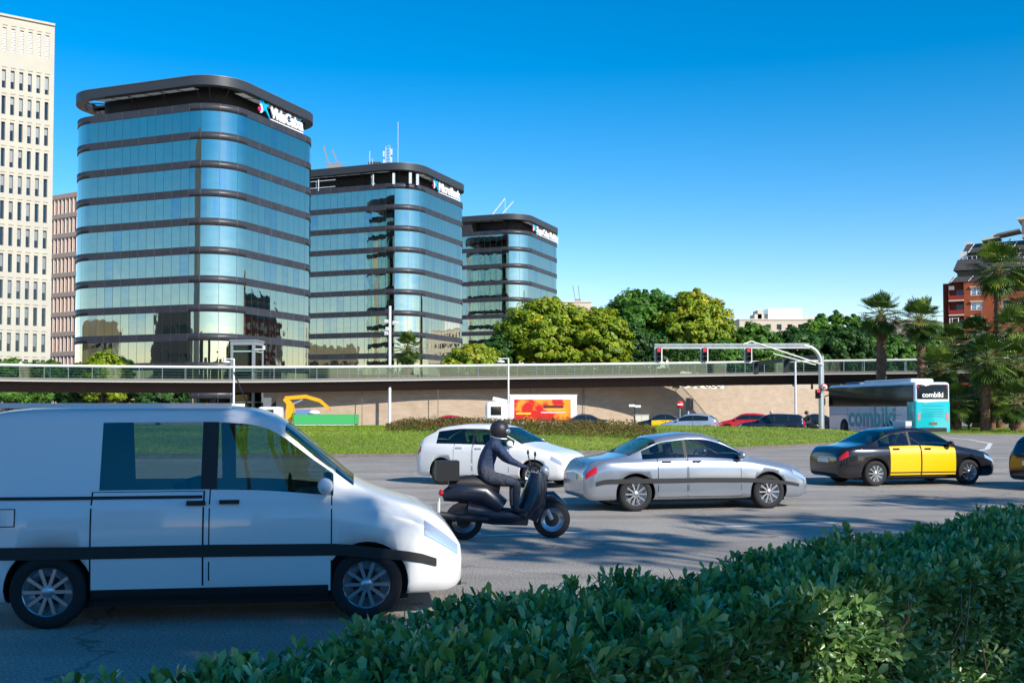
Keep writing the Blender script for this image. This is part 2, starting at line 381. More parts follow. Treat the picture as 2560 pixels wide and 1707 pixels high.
def inside(x, y):
    c = False; n = len(ISL)
    for i in range(n):
        x1, y1 = ISL[i]; x2, y2 = ISL[(i+1) % n]
        if (y1 > y) != (y2 > y) and x < (x2-x1)*(y-y1)/(y2-y1)+x1: c = not c
    return c
MH = 0.95
def mh(x, y): 
    d = edge_dist(x, y); s = min(1, d/12.5); return 0.13+MH*(1-(1-s)**2)*.86
# turf as a grid clipped to the outline: concentric rings
rings = [1.0, .985, .96, .93, .89, .85, .8, .74, .67, .6, .5, .38, .25, .1]
V = []; Fq = []
for r in rings:
    for (x, y) in ISL:
        xx = cx+(x-cx)*(1-(1-r)*1.0); yy = cy+(y-cy)*r; V.append((xx, yy, mh(xx, yy)))
n = len(ISL)
for i in range(len(rings)-1):
    for k in range(n): Fq.append((i*n+k, i*n+(k+1) % n, (i+1)*n+(k+1) % n, (i+1)*n+k))
V.append((cx, cy, mh(cx, cy))); 
for k in range(n): Fq.append(((len(rings)-1)*n+k, (len(rings)-1)*n+(k+1) % n, len(V)-1))
me = bpy.data.meshes.new('turf'); me.from_pydata(V, [], Fq); o = link('traffic_island', me, M['soil'], smooth=True); tag(o, kind='structure')
m = MB()
for k in range(n):
    a = Vector((*ISL[k], 0)); b = Vector((*ISL[(k+1) % n], 0)); oa = (a-Vector((cx, cy, 0))).normalized()*.16; ob = (b-Vector((cx, cy, 0))).normalized()*.16
    z = Vector((0, 0, .14)); g = Vector((0, 0, -.05))
    m.quad(a+oa+g, b+ob+g, b+ob+z, a+oa+z); m.quad(a+oa+z, b+ob+z, b+z, a+z); m.quad(a+z, b+z, b+g, a+g)
tag(m.build('kerb', M['kerb']), kind='structure')
# grass blades over the turf
def grass(name, sampler, cnt, hgt, tintbias=0):
    pts = []
    while len(pts) < cnt:
        q = sampler()
        if q: pts.append(q)
    C = np.array(pts); k = len(C); a = RNG.uniform(0, 2*PI, k); w = RNG.uniform(.02, .05, k); h = hgt*RNG.uniform(.5, 1.3, k)
    D = np.stack([np.cos(a), np.sin(a), np.zeros(k)], 1); ln = rnd_unit(k)*.4; ln[:, 2] = 1
    V = np.stack([C-D*w[:, None], C+D*w[:, None], C+ln*h[:, None]], 1).reshape(-1, 3)
    t = np.clip(.45+.2*np.sin(C[:, 0]*.35+np.sin(C[:, 1]*.6)*2)+.14*np.sin(C[:, 1]*1.1)+RNG.normal(0, .17, k)+tintbias, 0, 1)
    return npmesh(name, V, np.arange(3*k).reshape(k, 3), t)
def s_isl():
    y = 40.2+30*random.random()**1.6; x = random.uniform(GX(-60, y), min(26, GX(2420, y)))
    if not inside(x, y): return None
    return (x, y, mhf(x, y)-.01)
gx0, gy0 = np.arange(-75, 30, 1.0), np.arange(38, 74, 1.0)
MG = np.array([[mh(x, y) if inside(x, y) else .13 for x in gx0] for y in gy0])
def mhf(x, y):
    i = int(np.clip((x+75), 0, len(gx0)-2)); j = int(np.clip((y-38), 0, len(gy0)-2)); u = x+75-i; v = y-38-j
    return (MG[j, i]*(1-u)+MG[j, i+1]*u)*(1-v)+(MG[j+1, i]*(1-u)+MG[j+1, i+1]*u)*v
tag(link('grass', grass('grass', s_isl, 120000, .055), L_GRASS), 'bright green mown grass covering the roundabout island', kind='stuff')
# low reddish shrubs on the island
def shrub_pts():
    C = []; 
    for i in range(17000):
        y = random.uniform(49.5, 55.5); x = random.uniform(GX(965, y), GX(1640, y))
        e = min((x-GX(965, y))/1.2, (GX(1640, y)-x)/1.2, (y-49.5)/.9, 1)
        hh = .52*max(.15, e)**.5*(0.85+.25*math.sin(x*2.1+y)*math.sin(y*3+x*.7))
        C.append((x, y, mhf(x, y)+random.uniform(0, 1)**.6*hh))
    return np.array(C)
C = shrub_pts(); N = rnd_unit(len(C))*.8+np.array([0, 0, .6]); V, Fq = leaf_quads(C, N, RNG.uniform(.03, .075, len(C)), .45)
t = np.clip(.45+.25*np.sin(C[:, 0]*1.3)*np.sin(C[:, 1]*2)+RNG.normal(0, .22, len(C)), 0, 1)
tag(link('shrub_bed', npmesh('shrub_bed', V, Fq, t), L_SHRUB), 'low bed of reddish brown and olive shrubs on the island', kind='stuff')
# verge under the palms on the right
vg = [(30.3, 79), (33, 78.5), (42, 77), (60, 75), (90, 73), (90, 103), (34, 103), (31.5, 92)]
me = bpy.data.meshes.new('verge'); me.from_pydata([(x, y, .13) for x, y in vg]+[(x, y, -.1) for x, y in vg], [], [tuple(range(8))]+[(i, i+8, (i+1) % 8+8, (i+1) % 8) for i in range(8)])
tag(link('verge', me, M['soil']), kind='structure')
def s_verge():
    y = random.uniform(75, 88); x = random.uniform(30.3, GX(2620, y))
    if y < 79-(x-30.3)*.135 or x < 30.5+(y-79)*.09: return None
    return (x, y, .12)
tag(link('verge_grass', grass('verge_grass', s_verge, 16000, .14, .05), L_GRASS), 'sunlit grass verge in front of the palms', kind='stuff')
# markings: dashed lane line and edge lines along the near road
m = MB()
def dash(x0, y0, x1, y1, w=.12):
    a = Vector((x0, y0, 0)); b = Vector((x1, y1, 0)); d = (b-a).normalized(); s = Vector((-d.y, d.x, 0))*w/2
    m.quad(a-s, b-s, b+s, a+s)
def gp(px, py, h=0):
    y = (CAMZ)*F/(py-HOR); return GX(px, y), y
a0, b0 = gp(1150, 1340), gp(1470, 1328); dash(*a0, *b0, .13)
dx, dy = b0[0]-a0[0], b0[1]-a0[1]; q = 2.15
for k in (-3, -2, -1, 1, 2, 3, 4): dash(a0[0]+dx*q*k, a0[1]+dy*q*k-.06*k*k*.2, b0[0]+dx*q*k, b0[1]+dy*q*k-.06*k*k*.2, .13)
for k in range(-6, 9): dash(-6+4.4*k, 29.0+.5*k+.03*k*k, -4.2+4.4*k, 29.2+.5*k+.03*k*k, .12)
mk = m.build('lane_marking', M['paint_white']); mk.location.z = .004; tag(mk, kind='structure')
m = MB(); A = [gp(2330, 1090), gp(2420, 1098), gp(2475, 1108), gp(2466, 1122), gp(2400, 1136)]
for a, b in zip(A, A[1:]): dash(*a, *b, .22)
dash(*gp(2380, 1098), *gp(2600, 1101), .12)
mk = m.build('edge_marking', M['paint_white']); mk.location.z = .004; tag(mk, kind='structure')
# ------------------------------------------------------------ glass office towers
def glassmat(name, col, rough=.02, wave=.12, sc=.5):
    m = bpy.data.materials.new(name); m.use_nodes = True; nt = m.node_tree; n = nt.nodes; L = nt.links
    b = n['Principled BSDF']; b.inputs['Base Color'].default_value = (*col, 1); b.inputs['Metallic'].default_value = 1.0; b.inputs['Roughness'].default_value = rough
    tc = n.new('ShaderNodeTexCoord'); nz = n.new('ShaderNodeTexNoise'); nz.inputs['Scale'].default_value = sc; nz.inputs['Detail'].default_value = 1.5
    L.new(tc.outputs['Object'], nz.inputs['Vector'])
    bp = n.new('ShaderNodeBump'); bp.inputs['Strength'].default_value = wave; bp.inputs['Distance'].default_value = .05
    L.new(nz.outputs[0], bp.inputs['Height']); L.new(bp.outputs[0], b.inputs['Normal'])
    return m
GLASS = glassmat('mirror_glass', (.53, .56, .47), wave=.2)
SPAN = mat('spandrel_grey', (.035, .037, .046), .42, .1, col2=(.048, .05, .06), scale=.4)
RINGM = mat('ring_grey', (.045, .05, .058), .45, .2)
RECESS = mat('louvre_black', (.010, .011, .014), .6, bump=.4, bscale=3, stretch=(.01, .01, 6))
PANELM = mat('soffit_panel', (.8, .82, .82), .6)
GLASS2 = glassmat('mirror_glass_pale', (.44, .50, .47), rough=.06, wave=.3); GLASS3 = glassmat('mirror_glass_deep', (.42, .50, .50), wave=.35)
UL = Vector((-.930, .366, 0)).normalized(); UR = Vector((.366, .930, 0)).normalized()
def rrect(a, b, r, off=0.0, na=10):
    """rounded rectangle in (left axis, right axis) coordinates, corner C at 0,0; returns pts with arc flags; off>0 grows"""
    x0, y0, x1, y1 = -off, -off, a+off, b+off; rr = r+off; pts = []
    for (cx_, cy_, s) in ((x0+rr, y0+rr, PI), (x1-rr, y0+rr, 1.5*PI), (x1-rr, y1-rr, 0), (x0+rr, y1-rr, .5*PI)):
        for k in range(na+1):
            t = s+.5*PI*k/na; pts.append((cx_+rr*math.cos(t), cy_+rr*math.sin(t)))
    return pts
def w3(C, p, z): q = C+UL*p[0]+UR*p[1]; return (q.x, q.y, z)
def strip(m, C, pts, z0, z1, closed=True, flip=False):
    n = len(pts); vs = [w3(C, p, z0) for p in pts]+[w3(C, p, z1) for p in pts]
    m.add(vs, [((i, (i+1) % n, (i+1) % n+n, i+n) if not flip else (i+n, (i+1) % n+n, (i+1) % n, i)) for i in range(n if closed else n-1)])
def annulus(m, C, po, pi_, z):
    n = len(po); vs = [w3(C, p, z) for p in po]+[w3(C, p, z) for p in pi_]
    m.add(vs, [(i, (i+1) % n, (i+1) % n+n, i+n) for i in range(n)])
TOPZ = 44.25; FH = 4.0; BH = 1.03
def star(parent, mm, s):
    """blue five-limbed star with a white comma and a magenta dot, drawn in XY"""
    P5 = [(0.30, 1.00), (0.42, .98), (.50, .70), (.80, .92), (.93, .86), (.66, .50), (1.0, -.22), (.94, -.26), (.56, .28), (.38, .06), (.30, -.02), (.40, .50), (.02, .78), (.02, .84)]
    e = MB(); n = len(P5)
    e.add([(x*s, y*s, .12) for x, y in P5]+[(x*s, y*s, 0) for x, y in P5], [tuple(reversed(range(n))), tuple(range(n, 2*n))]+[(i, (i+1) % n, (i+1) % n+n, i+n) for i in range(n)])
    e.m = 1; W = [(.05, .56), (.14, .62), (.26, .56), (.34, .30), (.26, -.06), (.16, -.10), (.19, .12), (.20, .36), (.15, .48)]; n = len(W)
    e.add([(x*s, y*s, .16) for x, y in W]+[(x*s, y*s, 0) for x, y in W], [tuple(reversed(range(n))), tuple(range(n, 2*n))]+[(i, (i+1) % n, (i+1) % n+n, i+n) for i in range(n)])
    e.m = 2; D = [(.09+.14*math.cos(t*PI/6), .18+.17*math.sin(t*PI/6)) for t in range(12)]; n = 12
    e.add([(x*s, y*s, .14) for x, y in D]+[(x*s, y*s, 0) for x, y in D], [tuple(range(n)), tuple(reversed(range(n, 2*n)))]+[(i, (i+1) % n, (i+1) % n+n, i+n) for i in range(n)])
    me = e.mesh()
    bm = bmesh.new(); bm.from_mesh(me); bmesh.ops.triangulate(bm, faces=bm.faces[:]); bmesh.ops.recalc_face_normals(bm, faces=bm.faces[:]); bm.to_mesh(me); bm.free()
    return link('emblem', me, [mat('sign_cyan', (0, .42, .78), .4), mat('sign_white', (.85, .85, .84), .4), mat('sign_magenta', (.75, .01, .16), .4)], parent)
def office(C, a, b, label, text, tsz, spos, open_left=True, extras=None, solid=0, tspace=1.0):
    C = Vector(C); root = empty('glass_office_tower', (0, 0, 0), 0, label, 'office tower', 'dark banded glass office towers')
    root.location = (C.x, C.y, 0); CW_ = C.copy(); C = Vector((0, 0, 0))
    r = 5.5; fac = rrect(a, b, r); facN = rrect(a, b, r, .10); facI = rrect(a, b, r, -.05)
    # glass storeys, spandrels, mullions
    def ring(off, step, wm, jit=0.0):
        """outline points with alternating wide / narrow segments; returns pts and per-segment (is_joint, is_arc)"""
        base = rrect(a, b, r, off); n = len(base); pts = []; seg = []
        for i in range(n):
            p, q = base[i], base[(i+1) % n]; L = math.hypot(q[0]-p[0], q[1]-p[1]); flat = L > 3
            c = max(1, round(L/step)) if flat else 1
            for j in range(c):
                A = (p[0]+(q[0]-p[0])*j/c, p[1]+(q[1]-p[1])*j/c); joint = flat or i % 11 % 3 == 2
                if joint:
                    t = wm/L; B = (A[0]+(q[0]-p[0])*t, A[1]+(q[1]-p[1])*t); pts += [A, B]; seg += [(1, not flat), (0, not flat)]
                else: pts.append(A); seg.append((0, True))
        return pts, seg
    def ringmesh(pts, seg, z0, z1, jit=0.0):
        m = MB(); n = len(pts); lo, hi = [], []
        for p in pts:
            dx_, dy_ = p[0]-a/2, p[1]-b/2; d = math.hypot(dx_, dy_); w0, w1 = random.uniform(-jit, jit), random.uniform(-jit, jit)
            lo.append(w3(C, (p[0]+dx_/d*w0, p[1]+dy_/d*w0), z0)); hi.append(w3(C, (p[0]+dx_/d*w1, p[1]+dy_/d*w1), z1))
        m.add(lo+hi, [(i, (i+1) % n, (i+1) % n+n, i+n) for i in range(n)])
        m.mi = [s_[0] for s_ in seg]; m.sm = [bool(s_[1]) for s_ in seg]
        return m
    for k in range(11):
        zt = TOPZ-BH-k*FH; zb = max(zt-(FH-BH), .02)
        pts, seg = ring(0, 1.5, .06); m = ringmesh(pts, seg, zb, zt, .005)
        m.mi = [q_ if q_ else random.choices((0, 2, 3), (86, 7, 7))[0] for q_ in m.mi]; m.build('glass_storey', [GLASS, mat('mullion', (.05, .07, .075), .4, .4), GLASS2, GLASS3], root)
    for k in range(11):
        zt = TOPZ-k*FH; pts, seg = ring(.10, 3.0, .05); m = ringmesh(pts, seg, zt-BH, zt); n = len(pts)
        pin = ring(-.05, 3.0, .05)[0]; v0 = len(m.v)
        m.v += [w3(C, p, zt) for p in pin]+[w3(C, p, zt-BH) for p in pin]
        for i in range(n):
            j = (i+1) % n; m.f += [[i+n, j+n, v0+j, v0+i], [j, i, v0+n+i, v0+n+j]]; m.mi += [0, 0]; m.sm += [False, False]
        m.build('spandrel_band', [SPAN, mat('joint_grey', (.13, .13, .14), .5)], root)
    facI = rrect(a, b, r, -.05)
    m = MB(); annulus(m, C, rrect(a, b, r, -.04), rrect(a, b, r, -9), TOPZ-.1); n = len(fac)
    m.add([w3(C, p, TOPZ-.12) for p in facI], [tuple(range(n))]); m.build('terrace', mat('terrace_bounce', (.45, .45, .44), .8), root)  # pale colour chosen to bounce light up to the soffit panels
    # recessed crown wall, roof ring, brackets, soffit panels
    ins = rrect(a-7.0, b-7.0, 2.4); ins = [(x+3.5, y+3.5) for x, y in ins]; RZ0, RZ1 = 46.75, 48.0
    if solid:                                              # part of the crown is clad flush with the facade
        s2 = rrect(a, b, r, -.15); m = MB(); poly = [p for p in s2 if p[0] > a-solid]; poly = [(a-solid, .15)]+[p for p in poly]+[(a-solid, b-.15)]
        strip(m, C, poly, TOPZ, RZ0+.1); m.build('cladding', mat('clad_grey', (.05, .048, .05), .5, .2), root)
    m = MB(); m.smooth = True; strip(m, C, ins, TOPZ-.1, RZ1-.3); m.smooth = False; m.add([w3(C, p, RZ1-.3) for p in ins], [tuple(range(len(ins)))])
    m.build('crown_wall', RECESS, root)
    ro = rrect(a, b, r, .35); ri = rrect(a, b, r, -.75); ri2 = rrect(a, b, r, -2.1)
    m = MB(); m.smooth = True; strip(m, C, ro, RZ0, RZ1); strip(m, C, ri, RZ0, RZ1-.25, flip=True); m.smooth = False
    annulus(m, C, ro, ri, RZ1); annulus(m, C, ri, ro, RZ0)
    m.build('roof_ring', RINGM, root)
    m = MB(); m.smooth = True; r3 = rrect(a, b, r, .40); strip(m, C, r3, RZ1-.02, RZ1+.10); m.build('coping', mat('coping', (.14, .15, .16), .4, .4), root)
    sb = MB()
    for i in range(len(ri)):
        j = (i+1) % len(ri)
        if math.hypot(ri[j][0]-ri[i][0], ri[j][1]-ri[i][1]) > 3: sb.add([w3(C, ri[i], RZ0+.95), w3(C, ri[j], RZ0+.95), w3(C, ins[j], RZ0+.95), w3(C, ins[i], RZ0+.95)], [(0, 1, 2, 3)])
        elif i % 11 < 10 and i // 11 in (0,): sb.add([w3(C, ri[i], RZ0+.95), w3(C, ri[j], RZ0+.95), w3(C, ins[j], RZ0+.95), w3(C, ins[i], RZ0+.95)], [(0, 1, 2, 3)])
    sb.build('soffit', mat('soffit_dark', (.02, .021, .024), .7), root)
    m = MB(); npt = len(ri); cl = [i for i in range(npt)]
    def lerp2(p, q, t): return (p[0]+(q[0]-p[0])*t, p[1]+(q[1]-p[1])*t)
    for i in cl:                                            # soffit panels along the straight sides
        L = math.hypot(ri[(i+1) % npt][0]-ri[i][0], ri[(i+1) % npt][1]-ri[i][1])
        if L < 3: continue
        c = round(L/2.9); 
        inn = (ins[i], ins[(i+1) % npt])
        for j in range(c):
            t0, t1 = (j+.05)/c, (j+.95)/c
            A, B = lerp2(ri[i], ri[(i+1) % npt], t0), lerp2(ri[i], ri[(i+1) % npt], t1); A2, B2 = lerp2(inn[0], inn[1], t0), lerp2(inn[0], inn[1], t1)
            A2, B2 = lerp2(A, A2, .62), lerp2(B, B2, .62)
            m = MB(); m.add([w3(C, A, RZ0+.02), w3(C, B, RZ0+.02), w3(C, B2, RZ0+.25), w3(C, A2, RZ0+.25)], [(0, 1, 2, 3)]); m.build('soffit_panel', PANELM, root)
    for i in range(0, npt):
        L = math.hypot(ri[(i+1) % npt][0]-ri[i][0], ri[(i+1) % npt][1]-ri[i][1]); ts = [j/round(L/2.9) for j in range(round(L/2.9))] if L > 3 else ([0] if i % 11 in (3, 7) else [])
        for t in ts:
            A = lerp2(ri[i], ri[(i+1) % npt], t); I = lerp2(ins[i], ins[(i+1) % npt], t); m = MB()
            m.bar(w3(C, A, RZ0+.75), w3(C, I, RZ0+.75), .14, .22)
            if int(t*100) % 3 == 0: m.bar(w3(C, A, RZ0+.25), w3(C, I, TOPZ+.9), .09)
            m.build('bracket', M['darkmetal'], root)
    # lettering and emblem on the right-hand face, standing on a rail
    def along(px):                                         # distance along the right-hand face at which the sign starts
        lo, hi = 0.0, b
        for _ in range(40):
            mid = (lo+hi)/2; q = CW_+UL*.25+UR*mid
            if 1280+F*q.x/q.y < px: lo = mid
            else: hi = mid
        return lo
    s0, s1, s2 = (along(v) for v in spos); base = UL*.25+Vector((0, 0, TOPZ+.62))
    sg = empty('sign', (0, 0, 0)); sg.parent = root
    me = text_mesh(text, tsz, .10, tsz*.045); xs = [v.co.x for v in me.vertices]; x0, x1 = min(xs), max(xs); f = (s2-s1)/(x1-x0)
    for v in me.vertices: v.co.x = (v.co.x-x0)*f
    t = link('lettering', me, mat('sign_white', (.85, .85, .84), .4), sg)
    frame(t, base+UR*s1, UR, (0, 0, 1))
    e = star(sg, None, tsz*.78); e.data.update(); frame(e, base+UR*s0+Vector((0, 0, .1)), UR, (0, 0, 1)); fx_ = (s1-s0)*.95/(tsz*.78)
    for v in e.data.vertices: v.co.x *= fx_
    m = MB(); A = base+UR*s1+Vector((0, 0, -.38)); m.bar(A, A+UR*(s2-s1), .16, .16); m.build('rail', mat('sign_white', (.85, .85, .84), .4), sg)
    return root
C1 = P(551, HOR, 146); C2 = P(1029, HOR, 199); C3 = P(1309, HOR, 252)
C1.z = C2.z = C3.z = 0
o1 = office(C1, 28.6, 26.2, 'nearest and largest banded glass tower with overhanging roof ring and white lettering', 'VidaCaixa', 2.35, (640, 671, 753))
o2 = office(C2, 29, 27.2, 'middle banded glass office tower with masts and antennas standing on its roof', 'MicroBank', 2.35, (1080, 1096, 1149))
o3 = office(C3, 29, 28.4, 'farthest and smallest banded glass office tower partly hidden by the flowering trees', 'SegurCaixa Holding', 2.1, (1331, 1342, 1395), solid=15.5)
ANT = mat('antenna_white', (.7, .72, .73), .4, .3)
def apart(name, m, mt, root, org):
    o = m.build(name, mt, root); o.location = (0, 0, 0); return o
def mast(m, p, h, w=.12): m.bar(p, (p[0], p[1], p[2]+h), w)
def loc(root, px, py, Y): q = P(px, py, Y); return (q.x-root.location.x, q.y-root.location.y, q.z)
m = MB(); p = loc(o1, 530.5, 192, 158); mast(m, (p[0], p[1], 47), 4.2, .09); m.bar((p[0]-.3, p[1], 50.6), (p[0]+.3, p[1], 50.6), .05); m.build('lightning_rod', ANT, o1)
m = MB(); p = loc(o2, 995, 400, 205); mast(m, (p[0], p[1], 47), 10, .08); m.build('whip_antenna', ANT, o2)
m = MB(); p = loc(o2, 970, 400, 203)
for dx_, dy_ in ((-.4, -.4), (.4, -.4), (.4, .4), (-.4, .4)): mast(m, (p[0]+dx_, p[1]+dy_, 47), 4.6, .09)
for k in range(8):
    z = 47.4+k*.58; m.bar((p[0]-.4, p[1]-.4, z), (p[0]+.4, p[1]-.4, z+.5), .06); m.bar((p[0]+.4, p[1]-.4, z), (p[0]+.4, p[1]+.4, z+.5), .06); m.bar((p[0]-.4, p[1]+.4, z), (p[0]-.4, p[1]-.4, z+.5), .06)
m.build('lattice_mast', ANT, o2)
for dx_, z in ((-.75, 50.2), (.75, 50.6), (.7, 49.0), (-.7, 48.6)): m = MB(); m.box((p[0]+dx_, p[1]-.5, z), (.3, .2, 1.1)); m.build('cell_antenna', ANT, o2)
p = loc(o2, 938, 410, 203); m = MB(); m.box((p[0], p[1], 47.9), (2.4, 1.8, 1.4)); m.build('plant_room', mat('plant_dark', (.06, .05, .05), .8), o2)
m = MB(); mast(m, (p[0]-.9, p[1]-1, 47), 3.6, .1); mast(m, (p[0]-.4, p[1]-1, 47), 2.2, .08); m.build('pole_antenna', ANT, o2)
for (rt, px, py, Y, mt, tilt) in ((o2, 825, 420, 206, mat('cradle_grey', (.28, .25, .23), .6), -.28), (o3, 1220, 540, 262, ANT, .95)):
    p = loc(rt, px, py, Y); m = MB()
    for s in (0, 1.9): m.bar((p[0]+s*(1.1 if tilt > 0 else 1), p[1], 48), (p[0]+s*(1.1 if tilt > 0 else .9)+tilt*4.4, p[1], 48+(4.6 if tilt < 0 else 5.4)-s*.4), .22)
    m.box((p[0]+1.0, p[1], 48.3), (2.6, 1.4, 1.1)); m.bar((p[0]-1, p[1], 49.2), (p[0]+3.2, p[1], 49.2), .14)
    m.build('cleaning_cradle', mt, rt)
p = loc(o3, 1263, 540, 258); m = MB(); mast(m, (p[0], p[1], 47), 5.5, .07); m.build('whip_antenna', ANT, o3)
# masts and poles in the open crown of the middle tower
def wl(q0, q1, z): v = UL*q0+UR*q1; return (v.x, v.y, z)
m = MB()
for z in (45.8, 44.5): m.bar(wl(16.5, -.1, z), wl(23.5, -.1, z), .12)
m.bar(wl(20.2, -.1, 43.9), wl(20.2, -.1, 46.1), .16); m.bar(wl(20.9, .2, 44.2), wl(20.9, .2, 45.9), .12); m.build('pipe_frame', ANT, o2)
for q0, q1, w in ((8.2, -.1, .22), (8.8, .3, .12), (4.0, .2, .45), (.9, 1.0, .5), (.2, 2.6, .5)):
    m = MB(); m.bar(wl(q0, q1, 44.0), wl(q0, q1, 46.1), w); m.bar(wl(q0, q1, 44.5), wl(q0, q1+.6, 44.5), .1); m.build('panel_antenna', ANT, o2)
# ------------------------------------------------------------ stone towers on the left
def facade(root, O, U, cols, rows, wall, pane, frame_depth=.35, cap=100, wname='window', paneset=None, back=18, topz=None, panerand=None, outw=None):
    """wall with real openings: cols/rows = lists of (start, end); O lower left corner, U horizontal direction; outward normal = U x Z"""
    U = Vector(U).normalized(); Nn = U.cross(Vector((0, 0, 1))); W = outw; H = topz
    xs = [0]+[v for c in cols for v in c]+[W]; zs = [0]+[v for r in rows for v in r]+[H]; m = MB()
    def pt(x, z, d=0): return O+U*x+Vector((0, 0, z))-Nn*d
    for j in range(len(zs)-1):
        for i in range(len(xs)-1):
            x0, x1, z0, z1 = xs[i], xs[i+1], zs[j], zs[j+1]
            if x1-x0 < 1e-4 or z1-z0 < 1e-4: continue
            if i % 2 and j % 2:
                d = frame_depth
                m.quad(pt(x0, z0), pt(x0, z0, d), pt(x0, z1, d), pt(x0, z1)); m.quad(pt(x1, z0, d), pt(x1, z0), pt(x1, z1), pt(x1, z1, d))
                m.quad(pt(x0, z0), pt(x1, z0), pt(x1, z0, d), pt(x0, z0, d)); m.quad(pt(x0, z1, d), pt(x1, z1, d), pt(x1, z1), pt(x0, z1))
            else: m.quad(pt(x0, z0), pt(x1, z0), pt(x1, z1), pt(x0, z1))
    B0, B1 = -Nn*back, U*W-Nn*back; z = Vector((0, 0, H))
    m.quad(O+U*W, O+B1, O+B1+z, O+U*W+z); m.quad(O+B0, O, O+z, O+B0+z); m.quad(O+B1, O+B0, O+B0+z, O+B1+z)
    m.quad(O+z, O+U*W+z, O+B1+z, O+B0+z)
    m.build('wall', wall, root)
    cnt = 0; rest = MB()
    shared = {}
    for r in rows:
        for c in cols:
            q = MB(); d = frame_depth-.03; cnt += 1
            tgt = rest if cnt > cap else q
            a, b = c; z0, z1 = r
            tgt.m = 0; tgt.quad(pt(a, z0, d), pt(b, z0, d), pt(b, z1, d), pt(a, z1, d))
            tgt.m = 1; zm = z0+(z1-z0)*random.choice((.3, .42, .42, .6)); fw = .05
            tgt.quad(pt(a, z0, d-.03), pt(a+fw, z0, d-.03), pt(a+fw, z1, d-.03), pt(a, z1, d-.03)); tgt.quad(pt(b-fw, z0, d-.03), pt(b, z0, d-.03), pt(b, z1, d-.03), pt(b-fw, z1, d-.03))
            if panerand and random.random() < .75:
                tgt.m = 2; tgt.quad(pt(a+fw, zm, d-.015), pt(b-fw, zm, d-.015), pt(b-fw, z1, d-.015), pt(a+fw, z1, d-.015))
            if cnt <= cap: q.build(wname, pane, root)
    if rest.v: tag(rest.build(wname, pane, root), kind='stuff')
STONE = mat('cream_stone', (.52, .49, .40), .85, col2=(.44, .42, .36), scale=.35, contrast=(.3, .75), bump=.3)
PANE = [mat('pane_dark', (.03, .05, .065), .08, .6), mat('frame_grey', (.25, .26, .26), .5), mat('blind_grey', (.20, .22, .23), .35, .3)]
tU = Vector((.81, .59, 0)).normalized(); K = .812; Oc = P(124, HOR, 125); Oc.z = 0; WT = 20.0*K
OT = Oc-tU*WT
root = empty('stone_tower', (0, 0, 0), 0, 'tall cream stone tower with narrow vertical windows, cut off by the left edge', 'tower')
cs = 1.14*K; cols = [(WT-.72*K-cs*k-.52*K, WT-.72*K-cs*k) for k in range(7)][::-1]; rowh = 3.72*K; ztop = 46.9
rows = [(ztop-7.6*K-rowh*k-2.62*K, ztop-7.6*K-rowh*k) for k in range(13)][::-1]; rows = [r for r in rows if r[0] > .5]
rows.append((ztop-4.9*K, ztop-1.6*K))
facade(root, OT, tU, cols, rows, STONE, PANE, .30, cap=100, back=4, topz=ztop, panerand=True, outw=WT)
Nn = tU.cross(Vector((0, 0, 1)))
for c in cols:
    m = MB()                 # louvres closing the top openings, brown strips painted for the shadow gap over each window
    for k in range(9):
        z = ztop-4.85*K+k*.37*K; a = OT+tU*(c[0]+.01)+Vector((0, 0, z))-Nn*.12; b = OT+tU*(c[1]-.01)+Vector((0, 0, z))-Nn*.12; m.bar(a, b, .08, .25)
    m.build('louvre', mat('louvre_pale', (.6, .58, .54), .7), root)
for r in rows[1:]:
    for c in cols:
        m = MB(); a = OT+tU*(c[0]+.0)+Vector((0, 0, r[1]+.30))+Nn*.01; b = OT+tU*(c[1]+.12)+Vector((0, 0, r[1]+.30))+Nn*.01; m.bar(a, b, .05, .06)
        m.build('shadow_gap', mat('shadow_gap_brown', (.28, .23, .14), .9), root)
m = MB(); a = OT+Vector((0, 0, ztop+.1)); m.bar(a+Nn*.05, a+tU*WT+Nn*.05, .3, .25); m.build('parapet', STONE, root)
# pink tower behind
PINK = mat('pink_stone', (.66, .50, .40), .85, col2=(.6, .46, .37), scale=.4)
uU = Vector((.85, -.53, 0)).normalized(); O2 = P(116, HOR, 240); O2.z = 0; W2 = 20
root = empty('pink_stone_block', (0, 0, 0), 0, 'pinkish stone block with close vertical fins between the cream tower and the glass tower', 'building')
O2 = O2-uU*2.0
cs = 1.33; cols = [(.42+cs*k, .42+cs*k+.58) for k in range(13)]; zt2 = 49.6
rows = [(zt2-1.2-4.38*k-3.25, zt2-1.2-4.38*k) for k in range(11)][::-1]; rows = [r for r in rows if r[0] > .3]
facade(root, O2, uU, cols, rows, PINK, [mat('pane_brown', (.05, .035, .03), .4, .2), PANE[1], PANE[2]], .45, cap=100, topz=zt2, outw=W2)
m = MB(); Nu = uU.cross(Vector((0, 0, 1)))
for k in range(14):
    x = .42+cs*k-.40; a = O2+uU*x+Nu*.02
    m.bar(a+Vector((0, 0, .3)), a+Vector((0, 0, zt2-.6)), .18, .16) if 0 < x < W2 else None
m.build('fins', mat('fin_pale', (.78, .62, .52), .8), root)
m = MB()
for r in rows: a = O2+Vector((0, 0, r[1]+.56))+Nu*.06; m.bar(a, a+uU*W2, .3, .95)
m.build('floor_bands', mat('band_brown', (.42, .33, .27), .85), root)
